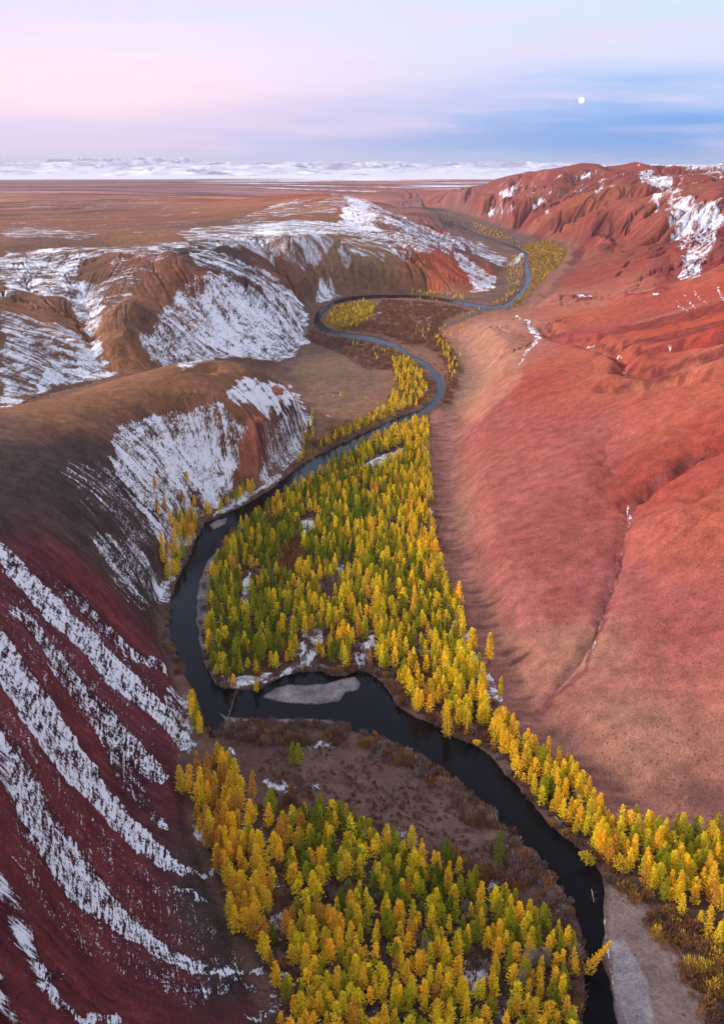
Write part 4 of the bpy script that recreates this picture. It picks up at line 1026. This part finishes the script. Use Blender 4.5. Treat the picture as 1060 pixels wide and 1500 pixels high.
for t in IND:
    if t[8]: t.append(t[8][4]); continue
    mk = min(MARKS, key=lambda m_: (m_[0] - t[5]) ** 2 + (m_[1] - t[6]) ** 2)[2]
    hz = 'tall ' if t[3] > 13 else 'short ' if t[3] < 8.5 else ''
    base = f"{hz}{t[4]} larch {mk}"
    t.append(base); lab[base].append(t)
ORD = ['second', 'third', 'fourth', 'fifth', 'sixth', 'seventh', 'eighth']
for base, ts in lab.items():
    if len(ts) == 1: continue
    ts.sort(key=lambda t: t[5])
    for i, t in enumerate(ts):
        if len(ts) == 2: t[9] = base + (', left of two' if i == 0 else ', right of two')
        else: t[9] = base + (', leftmost' if i == 0 else ', rightmost' if i == len(ts) - 1 else ', %s from left' % ORD[min(i - 1, 6)])
def obj(name, me, parent=None):
    o = bpy.data.objects.new(name, me); COL.objects.link(o); o.parent = parent; return o
rr = random.Random(5)
for t in IND:
    x, y, z, H, cn, px, py, st, sp_ , lb = t
    e = obj('larch_tree', None); e.empty_display_size = 1
    e.location = (x, y, z - 0.1)
    s = H / 17.0; wv = rr.uniform(.82, 1.2) * s ** 0.6
    e.rotation_euler = (rr.gauss(0, .03), rr.gauss(0, .03), rr.uniform(0, 6.28))
    if sp_ and sp_[5]:
        a = math.radians(sp_[6]); ti = math.radians(sp_[5])
        from mathutils import Vector
        dvec = Vector((math.sin(a) * math.sin(ti), math.cos(a) * math.sin(ti), math.cos(ti)))
        e.rotation_euler = dvec.to_track_quat('Z', 'X').to_euler()
    e.scale = (wv, wv, s)
    c = obj('crown', crown_me[rr.randrange(10)], e); b = obj('trunk', tv[rr.randrange(4)], e)
    bc = COLS[cn]; j = [rr.uniform(.86, 1.14) for _ in range(2)]
    c.color = (bc[0] * j[0], bc[1] * j[0] * rr.uniform(.93, 1.07), bc[2] * j[1], 1)
    e['label'] = lb; e['category'] = 'tree'; e['group'] = GROUPS.get(st, 'larches of the stands')

# the rest of the forest as one mass
vl, cl = [], []
tp_v, tp_f = tube([(0, 0, -.5), (0, 0, 8.5), (0, 0, 16)], [.24, .15, .03], 4)
tq = np.array([tp_v[i] for f in tp_f if len(f) == 4 for i in f][: 8 * 4])
for t in REST:
    x, y, z, H, cn = t[:5]
    dist = math.sqrt(x * x + y * y + CAMZ ** 2)
    lib = NEARC if dist < 330 else MIDC if dist < 900 else FARC
    v, ti = lib[rr.randrange(10)]
    s = H / 17.0; wv = rr.uniform(.85, 1.2) * s ** 0.6; a = rr.uniform(0, 6.28)
    ca, sa = math.cos(a) * wv, math.sin(a) * wv
    vv_ = np.stack([v[:, 0] * ca - v[:, 1] * sa + x, v[:, 0] * sa + v[:, 1] * ca + y, v[:, 2] * s + z - .1], -1)
    bc = np.array(COLS[cn]) * rr.uniform(.85, 1.15) * np.array([1, rr.uniform(.93, 1.07), 1])
    vl.append(vv_); cl.append(ti[:, None] * bc)
    if dist < 1200:
        vl.append(tq * np.array([1, 1, s]) + np.array([x, y, z])); cl.append(np.tile([.10, .07, .055], (len(tq), 1)))
fo = obj('larch_forest', quad_mesh('larch_forest', np.concatenate(vl), M_NEEDLE2, None, np.concatenate(cl)))
fo['kind'] = 'stuff'; fo['label'] = 'mass of green and golden larches filling the valley floor'; fo['category'] = 'forest'

# ---- brown thickets
def shrub_template(seed, nq, H, Rw):
    r = np.random.default_rng(seed)
    a = r.random(nq) * 6.28; q = np.sqrt(r.random(nq)); hz = r.random(nq) ** .8 * H * (1 - .45 * q ** 2)
    Pp = np.stack([np.cos(a) * q * Rw, np.sin(a) * q * Rw, hz], -1)
    Dd = np.stack([np.cos(a) * q * .5, np.sin(a) * q * .5, np.ones(nq)], -1) + r.normal(0, .25, (nq, 3))
    v = cards(Pp, Dd, .14 + .16 * r.random(nq), .9 + .8 * r.random(nq), r)
    return v, np.repeat(.75 + .5 * r.random(nq), 4)
SHN = [shrub_template(700 + i, 80, 2.6, 1.5) for i in range(6)]
SHF = [shrub_template(720 + i, 24, 2.8, 2.0) for i in range(6)]
SCOL = {'b': (.21, .105, .070), 'p': (.24, .15, .13), 'o': (.34, .17, .050), 'r': (.24, .10, .065), 'g': (.30, .24, .21), 'y': (.55, .38, .05)}
THICK = [
 ([(325,1062),(380,1060),(450,1062),(500,1066),(560,1092),(610,1112),(640,1132),(690,1170),(740,1220),(790,1272),(820,1320),(838,1360),(844,1400),(830,1400),(800,1340),(760,1290),(700,1225),(650,1165),(600,1130),(540,1105),(480,1090),(340,1090)], 2.1, 'bppgo', .95, 1.05),
 ([(470,1085),(600,1120),(700,1200),(780,1290),(740,1310),(640,1240),(540,1200),(430,1190),(380,1130),(400,1100)], 2.7, 'bpgr', .65, .42),
 ([(640,1240),(760,1290),(820,1340),(845,1400),(830,1460),(800,1400),(740,1330),(680,1290)], 2.8, 'brop', .9, 1.0),
 ([(400,1130),(520,1190),(600,1240),(700,1290),(700,1340),(560,1260),(450,1220),(400,1250),(380,1180)], 3.2, 'brop', .8, .8),
 ([(400,1200),(440,1280),(420,1400),(440,1500),(420,1560),(400,1400),(390,1300)], 3.6, 'bop', .7, 1.0),
 ([(430,1220),(846,1400),(850,1600),(400,1600)], 3.8, 'brpg', .8, .85),
 ([(318,775),(333,778),(312,812),(300,850),(300,930),(312,990),(325,1000),(306,995),(296,960),(293,900),(296,850),(305,815)], 3.0, 'brp', .85, .9),
 ([(540,960),(570,985),(600,1040),(660,1070),(715,1090),(720,1050),(660,1000),(600,970),(560,950)], 3.6, 'bopr', .85, 1.25),
 ([(410,815),(436,790),(450,820),(430,855),(405,850)], 3.4, 'oob', .95, 1.7),
 ([(465,865),(490,850),(500,868),(475,892)], 3.4, 'gpp', .9, 1.6),
 ([(300,840),(620,640),(700,1000),(600,1020),(330,990)], 5.5, 'bro', .8, .95),
 ([(720,1060),(800,1130),(860,1190),(900,1240),(890,1265),(830,1225),(770,1165),(735,1110)], 4.5, 'rbo', .7, 1.0),
 ([(895,1285),(935,1305),(980,1340),(1020,1380),(1100,1430),(1200,1600),(1060,1560),(1010,1450),(975,1400),(940,1340),(905,1310)], 3.2, 'oorby', .9, 1.15),
 ([(960,1330),(1100,1380),(1200,1500),(1060,1480),(1000,1400)], 3.4, 'oory', .9, 1.25),
 ([(690,1010),(735,1035),(740,1075),(720,1050),(700,1040)], 5, 'rbb', .6, .9),
 ([(430,700),(465,668),(500,648),(545,626),(595,602),(570,600),(530,608),(480,632),(455,655)], 4.5, 'obyy', .9, 1.5),
 ([(560,500),(600,525),(630,560),(630,590),(600,600),(560,600),(580,560),(570,530)], 4.8, 'broy', .95, 1.4),
 ([(440,480),(470,490),(520,500),(560,510),(580,540),(540,545),(500,520),(450,500)], 4.6, 'prrb', .95, 1.3),
 ([(560,440),(640,445),(690,455),(650,470),(640,490),(600,510),(560,490),(500,484),(540,465)], 5.0, 'prrbo', .97, 1.45),
 ([(636,485),(660,505),(676,545),(658,590),(645,600),(655,560),(650,530),(625,510),(600,505)], 5.0, 'obrr', .95, 1.5),
 ([(475,475),(490,450),(520,443),(552,445),(548,470),(500,484)], 5.5, 'oybyy', .95, 1.6),
 ([(760,362),(800,352),(830,365),(822,388),(800,405),(780,425),(760,448),(745,450),(775,420),(780,395)], 8, 'obyy', .95, 1.8),
 ([(620,305),(680,325),(740,345),(765,360),(720,358),(660,338)], 26, 'bro', .8, 2.5),
 ([(640,440),(700,450),(745,455),(765,440),(770,425),(745,440),(700,447),(650,436)], 13, 'oby', .8, 1.6),
]
vl, cl = [], []; ns = 0
# bushes that line both banks
BANKW = [wp(*p) for p in dens(BANK_A[4:75], 1, False)], [wp(*p) for p in dens(BANK_B[4:], 1, False)]
bars_x = [[wp(*p) for p in b] for b in BARS] + [[wp(*p) for p in ((884,1290),(893,1300),(940,1330),(1000,1500),(900,1560),(880,1400))]]
bk = []
rb_ = np.random.default_rng(77)
for line in BANKW:
    for (ax, ay), (bx, by) in zip(line[:-1], line[1:]):
        ln = math.hypot(bx - ax, by - ay); nb_ = int(ln / 1.1) if math.hypot(ax, ay) < 1200 else int(ln / 5)
        for q in range(nb_):
            f_ = rb_.random(); o_ = rb_.normal(0, 2.0, 2); bk.append((ax + (bx - ax) * f_ + o_[0], ay + (by - ay) * f_ + o_[1]))
bk = np.array(bk); kx, ky = bk[:, 0], bk[:, 1]
k = ~pip(river_w, kx, ky) & (fbm(kx / 9, ky / 9, 3, 217) > -.25)
for b in bars_x: k &= ~pip(b, kx, ky)
bk = bk[k]
for k_, (poly, spc, cc, pr, hs) in enumerate(THICK):
    r = np.random.default_rng(900 + k_); pw = [wp(*p) for p in poly]
    xs = [p[0] for p in pw]; ys = [p[1] for p in pw]
    spc *= .72; hs *= 1.15; n_ = int((max(xs) - min(xs)) * (max(ys) - min(ys)) / spc ** 2)
    A_ = r.uniform(min(xs), max(xs), n_); B_ = r.uniform(min(ys), max(ys), n_)
    k = pip(pw, A_ + 2 * fbm(A_ / 9, B_ / 9, 2, 8), B_ + 3 * fbm(A_ / 9, B_ / 9, 2, 9)) & ~pip(river_w, A_, B_) & (r.random(n_) < pr)
    k &= fbm(A_ / 12, B_ / 12, 3, 211) > -.30
    A_, B_ = A_[k], B_[k]
    if k_ == 0: A_ = np.concatenate([A_, bk[:, 0]]); B_ = np.concatenate([B_, bk[:, 1]])
    zz = ground(A_, B_)
    for x, y, z in zip(A_, B_, zz):
        dist = math.hypot(x, y); lib = SHN if dist < 520 else SHF
        v, ti = lib[r.integers(6)]; s = hs * (.55 + .75 * r.random()) * (.8 if dist > 700 else 1); a = r.random() * 6.28
        ca, sa = math.cos(a) * s, math.sin(a) * s
        vl.append(np.stack([v[:, 0] * ca - v[:, 1] * sa + x, v[:, 0] * sa + v[:, 1] * ca + y, v[:, 2] * s + z - .1], -1))
        bc = np.array(SCOL[cc[r.integers(len(cc))]]) * r.uniform(.7, 1.3); cl.append(ti[:, None] * bc); ns += 1
print('shrubs', ns)
th = obj('riverside_thicket', quad_mesh('riverside_thicket', np.concatenate(vl), M_TWIG, None, np.concatenate(cl)))
th['kind'] = 'stuff'; th['label'] = 'brown and rusty leafless thicket along the river and under the trees'; th['category'] = 'undergrowth'

# ---- leafless trees, logs, rocks
def bare_mesh(seed, H=10):
    r = np.random.default_rng(seed); parts = [tube([(0, 0, -.4), (.1, 0, H * .4), (0, .1, H * .75), (0, 0, H)], [.2, .14, .08, .02], 5)]
    for i in range(34):
        z = H * (.2 + .7 * i / 34); a = i * 2.4; l = H * .32 * (1 - .6 * (z / H)) * r.uniform(.7, 1.2)
        p0 = np.array([0, 0, z]); p1 = p0 + np.array([math.cos(a) * l * .6, math.sin(a) * l * .6, l * .6]); p2 = p1 + np.array([math.cos(a) * l * .3, math.sin(a) * l * .3, l * .7])
        parts.append(tube([p0, p1, p2], [.07, .05, .015], 3))
        for q in range(3):
            b = a + r.uniform(-1.2, 1.2); pp = p0 + (p1 - p0) * r.uniform(.4, 1)
            parts.append(tube([pp, pp + np.array([math.cos(b) * l * .4, math.sin(b) * l * .4, l * .5])], [.04, .012], 3))
    return pymesh('leafless_tree', *merge(parts), M_GREY)
bare = [bare_mesh(i) for i in range(4)]
BARE = [(1015,1240,11,'bare grey tree on the slope edge above the right grove'),(842,1420,11,'large bare grey tree at the river opposite the gravel'),(625,1412,11,'bare grey tree in the heart of the lower grove'),
 (770,1440,12,'bare pale tree, left of the pale cluster near the river'),(782,1432,12,'bare pale tree, middle of the pale cluster near the river'),(796,1428,11,'bare pale tree, right of the pale cluster near the river'),(762,1462,11,'bare pale tree at the bottom of the pale cluster'),
 (845,1188,9,'bare pink tree in the strip right of the curved log'),(470,872,9,'left bare tree in the middle of the island forest'),(488,866,9,'right bare tree in the middle of the island forest'),(404,845,9,'bare tree beside the orange thicket on the island'),(680,1352,10,'bare grey tree above the frosted hollow'),(805,1330,8,'bare shrub-like tree in the brown riverside thicket'),(350,1215,9,'bare pale tree inside the golden slope-foot stand')]
for i, (px, py, H, lb) in enumerate(BARE):
    x, y = wp(px, py); o = obj('leafless_tree', bare[i % 4]); o.location = (x, y, float(ground(x, y)[0]) - .1); o.scale = (H / 10 * 1.05, H / 10 * 1.05, H / 10); o.rotation_euler[2] = i * 1.3
    o['label'] = lb; o['category'] = 'bare tree'; o['group'] = 'leafless trees'
def log_mesh(pts, r0, r1, stubs, seed, mat, name):
    r = np.random.default_rng(seed); n_ = len(pts)
    parts = [tube(pts, [r0 + (r1 - r0) * i / (n_ - 1) for i in range(n_)], 7)]
    pts = np.array(pts, float)
    for i in range(stubs):
        t = r.uniform(.3, 1) * (n_ - 1); k = min(int(t), n_ - 2); p = pts[k] + (pts[k + 1] - pts[k]) * (t - k)
        d = r.normal(0, 1, 3); d[2] = abs(d[2]) * .8; d /= np.linalg.norm(d); l = r.uniform(.6, 2.4)
        parts.append(tube([p, p + d * l * .6, p + d * l + np.array([0, 0, .2])], [.07, .05, .012], 3))
    return pymesh(name, *merge(parts), mat)
def log(pp, hs, r0, r1, stubs, seed, mat, name, lb):
    w = [wp(*p) for p in pp]; o0 = w[0]
    pts = [(a - o0[0], b - o0[1], h) for (a, b), h in zip(w, hs)]
    o = obj(name, log_mesh(pts, r0, r1, stubs, seed, mat, name)); o.location = (o0[0], o0[1], 0); o['label'] = lb; o['category'] = 'log'
log([(332,1064),(337,1045),(343,1025),(349,1008)], (.6, .8, .9, .7), .32, .10, 60, 1, M_DEAD, 'fallen_tree', 'reddish fallen tree lying across the river from the lower bank')
log([(812,1198),(825,1212),(838,1228),(856,1236)], (.7, 1.0, .9, .2), .28, .14, 8, 2, M_GREY, 'driftwood_log', 'curved grey log hanging off the right bank')
log([(866,1302),(868,1312),(869,1320)], (-.3, -.1, -.4), .22, .1, 6, 3, M_GREY, 'driftwood_log', 'small grey log stranded in the shallows above the gravel bar')
log([(851,1480),(853,1460),(855,1440)], (.4, .2, -.5), .22, .1, 10, 4, M_GREY, 'driftwood_log', 'pale log dipping into the river at the bottom of the picture')
log([(905,1300),(925,1325),(932,1330)], (.5, .6, .5), .2, .08, 10, 5, M_GREY, 'driftwood_log', 'grey log at the head of the right gravel bank')
log([(492,980),(494,990)], (.5, -.3), .2, .1, 10, 6, M_GREY, 'driftwood_log', 'short log on the island bank beside the gravel bar')
m, nt, out = newmat('orange_rock'); bs = N(nt, 'BsdfPrincipled', Roughness=.95); tcx = N(nt, 'TexCoord'); nz = N(nt, 'TexNoise', Scale=1.5, Detail=8.0); L(nt, tcx.outputs['Object'], nz.inputs['Vector'])
mx = N(nt, 'Mix', _data_type='RGBA'); L(nt, nz.outputs['Fac'], mx.inputs['Factor']); mx.inputs['A'].default_value = (.25, .08, .05, 1); mx.inputs['B'].default_value = (.55, .22, .13, 1); L(nt, mx.outputs['Result'], bs.inputs['Base Color']); L(nt, bs.outputs[0], out.inputs[0]); M_ROCK = m
import bmesh
from mathutils import noise as mn, Vector
def rock(px, py, sx_, sy_, sz_, lb, seed):
    bm = bmesh.new(); bmesh.ops.create_icosphere(bm, subdivisions=5, radius=1)
    for v in bm.verts:
        p = v.co.copy(); k = 1 + .38 * mn.fractal(p * 1.4 + Vector((seed, 0, 0)), 1, 2, 5) + .12 * mn.noise(p * 5)
        v.co = Vector((p.x * sx_, p.y * sy_, p.z * sz_)) * k
    me = bpy.data.meshes.new('rock_outcrop'); bm.to_mesh(me); bm.free(); me.materials.append(M_ROCK)
    x, y = hit(px, py); o = obj('rock_outcrop', me); o.location = (x, y, float(ground(x, y)[0])); o['label'] = lb; o['category'] = 'rock'
rock(403, 573, 7, 5, 4.2, 'rounded orange rock outcrop on the snowy dome of the near hill', 1)
rock(378, 616, 3.5, 2.6, 2.2, 'small orange rock on the rim above the striped cliff', 2)


# ------------------------------------------------------------------ moon
import bmesh
def obj(name, me, parent=None):
    o = bpy.data.objects.new(name, me); COL.objects.link(o); o.parent = parent; return o
bm = bmesh.new(); bmesh.ops.create_icosphere(bm, subdivisions=4, radius=1)
me = bpy.data.meshes.new('moon'); bm.to_mesh(me); bm.free()
for p in me.polygons: p.use_smooth = True
m, nt, out = newmat('moon_glow')
em = N(nt, 'Emission', Strength=2.4); em.inputs['Color'].default_value = (1, .93, .82, 1); L(nt, em.outputs[0], out.inputs[0])
tc = N(nt, 'TexCoord'); nz = N(nt, 'TexNoise', Scale=2.0, Detail=3.0); L(nt, tc.outputs['Object'], nz.inputs['Vector'])
L(nt, math_(nt, 'MULTIPLY_ADD', nz.outputs['Fac'], 0.7, 1.0), em.inputs['Strength'])
me.materials.append(m)
mo = obj('moon', me)
d = ray(851, 147); t = 150000.0
mo.location = (d[0] * t, d[1] * t, CAMZ + d[2] * t); mo.scale = (430,) * 3
mo['label'] = 'small bright full moon low in the blue part of the sky'; mo['category'] = 'moon'

# ------------------------------------------------------------------ world
w = bpy.data.worlds.new('World'); SC.world = w; w.use_nodes = True
nt = w.node_tree; nt.nodes.clear()
out = nt.nodes.new('ShaderNodeOutputWorld'); bg = nt.nodes.new('ShaderNodeBackground'); L(nt, bg.outputs[0], out.inputs[0])
tc = N(nt, 'TexCoord'); sx = N(nt, 'SeparateXYZ'); L(nt, tc.outputs['Generated'], sx.inputs[0])
def lin(c): return tuple(((v / 255) / 12.92 if v <= 10 else ((v / 255 + .055) / 1.055) ** 2.4) for v in c) + (1,)
def ramp(stops, fac):
    r_ = nt.nodes.new('ShaderNodeValToRGB'); cr = r_.color_ramp; cr.interpolation = 'B_SPLINE'
    while len(cr.elements) < len(stops): cr.elements.new(0.5)
    for e, (p, c) in zip(cr.elements, sorted(stops)): e.position = p; e.color = lin(c)
    L(nt, fac, r_.inputs[0]); return r_.outputs[0]
# cloud-warped elevation
mp = N(nt, 'Mapping'); mp.inputs['Scale'].default_value = (2.2, 2.2, 22); L(nt, tc.outputs['Generated'], mp.inputs[0])
cn = N(nt, 'TexNoise', Scale=1.6, Detail=7.0, Roughness=0.55); L(nt, mp.outputs[0], cn.inputs['Vector'])
el = math_(nt, 'ADD', sx.outputs['Z'], math_(nt, 'MULTIPLY_ADD', cn.outputs['Fac'], 0.085, -0.0425))
fac = math_(nt, 'MULTIPLY_ADD', el, 2.5, 0.1)       # 0.1 at horizon, sin 8.3deg=.144 -> .46
K = lambda e: 0.1 + 2.5 * e
left_r = ramp([(0, (205,195,225)), (K(0.0), (214,204,230)), (K(.025), (214,200,228)), (K(.045), (232,208,226)), (K(.075), (252,222,228)), (K(.11), (230,216,236)), (K(.16), (205,214,240)), (K(.26), (232,232,248))], fac)
right_r = ramp([(0, (165,195,232)), (K(0.0), (168,196,232)), (K(.018), (84,146,212)), (K(.045), (110,166,226)), (K(.07), (186,200,236)), (K(.10), (210,214,240)), (K(.16), (196,216,244)), (K(.26), (225,230,248))], fac)
azv = math_(nt, 'DIVIDE', sx.outputs['X'], math_(nt, 'ADD', sx.outputs['Y'], 1.2))
am = N(nt, 'MapRange', _interpolation_type='SMOOTHSTEP'); L(nt, azv, am.inputs['Value']); am.inputs['From Min'].default_value = -0.14; am.inputs['From Max'].default_value = 0.14
mxs = N(nt, 'Mix', _data_type='RGBA'); L(nt, am.outputs[0], mxs.inputs['Factor']); L(nt, left_r, mxs.inputs['A']); L(nt, right_r, mxs.inputs['B'])
# thin pink streak clouds
mp2 = N(nt, 'Mapping'); mp2.inputs['Scale'].default_value = (3, 3, 30); mp2.inputs['Rotation'].default_value = (0.0, 0.10, 0); L(nt, tc.outputs['Generated'], mp2.inputs[0])
c2 = N(nt, 'TexNoise', Scale=1.3, Detail=8.0, Roughness=0.6, Distortion=0.4); L(nt, mp2.outputs[0], c2.inputs['Vector'])
cm = N(nt, 'MapRange', _interpolation_type='SMOOTHSTEP'); L(nt, c2.outputs['Fac'], cm.inputs['Value']); cm.inputs['From Min'].default_value = .48; cm.inputs['From Max'].default_value = .72; cm.inputs['To Max'].default_value = .55
mxc = N(nt, 'Mix', _data_type='RGBA'); L(nt, cm.outputs[0], mxc.inputs['Factor']); L(nt, mxs.outputs['Result'], mxc.inputs['A']); mxc.inputs['B'].default_value = lin((230,206,230))
L(nt, mxc.outputs['Result'], bg.inputs['Color']); ovh = N(nt, 'MapRange', _interpolation_type='SMOOTHSTEP'); L(nt, sx.outputs['Z'], ovh.inputs['Value']); ovh.inputs['From Min'].default_value = .2; ovh.inputs['From Max'].default_value = .7; ovh.inputs['To Min'].default_value = 1.08; ovh.inputs['To Max'].default_value = 0.88; L(nt, ovh.outputs[0], bg.inputs['Strength'])

# ------------------------------------------------------------------ sun (afterglow behind the camera, to the left)
sl_ = bpy.data.lights.new('sun', 'SUN'); sl_.energy = 4.3; sl_.angle = math.radians(11); sl_.color = (1.0, .86, .78)
so_ = bpy.data.objects.new('sun', sl_); COL.objects.link(so_)
from mathutils import Vector
saz, sel_ = math.radians(-86), math.radians(24)      # azimuth from +Y
sd = Vector((math.sin(saz) * math.cos(sel_), math.cos(saz) * math.cos(sel_), math.sin(sel_)))
so_.rotation_euler = sd.to_track_quat('Z', 'Y').to_euler()

hm, nt, out = newmat('haze_air')
pv_ = nt.nodes.new('ShaderNodeVolumePrincipled'); pv_.inputs['Density'].default_value = 1.6e-5; pv_.inputs['Color'].default_value = (.76, .79, .97, 1); pv_.inputs['Anisotropy'].default_value = 0.2
L(nt, pv_.outputs[0], out.inputs['Volume'])
hz0, hz1 = float(Z.min()) - 1.5, max(float(Z.max()), CAMZ) + 40
hb = 64000.0
hv = [(x, y, z) for z in (hz0, hz1) for x, y in ((-hb, -2000), (hb, -2000), (hb, hb), (-hb, hb))]
hme = bpy.data.meshes.new('haze'); hme.from_pydata(hv, [], [(0,3,2,1),(4,5,6,7),(0,1,5,4),(1,2,6,5),(2,3,7,6),(3,0,4,7)]); hme.materials.append(hm)
ho = bpy.data.objects.new('haze', hme); COL.objects.link(ho); ho['kind'] = 'stuff'

# ------------------------------------------------------------------ camera
cam = bpy.data.cameras.new('camera'); co = bpy.data.objects.new('camera', cam); COL.objects.link(co)
co.location = (0, 0, CAMZ); co.rotation_euler = (math.pi / 2 - PITCH, 0, 0)
cam.sensor_fit = 'VERTICAL'; cam.sensor_height = 24; cam.lens = 24 * F / 1500.0
cam.clip_start = 0.5; cam.clip_end = 400000
SC.camera = co
SC.view_settings.view_transform = 'Standard'; SC.view_settings.look = 'None'; SC.view_settings.exposure = 0.16; SC.view_settings.gamma = 1
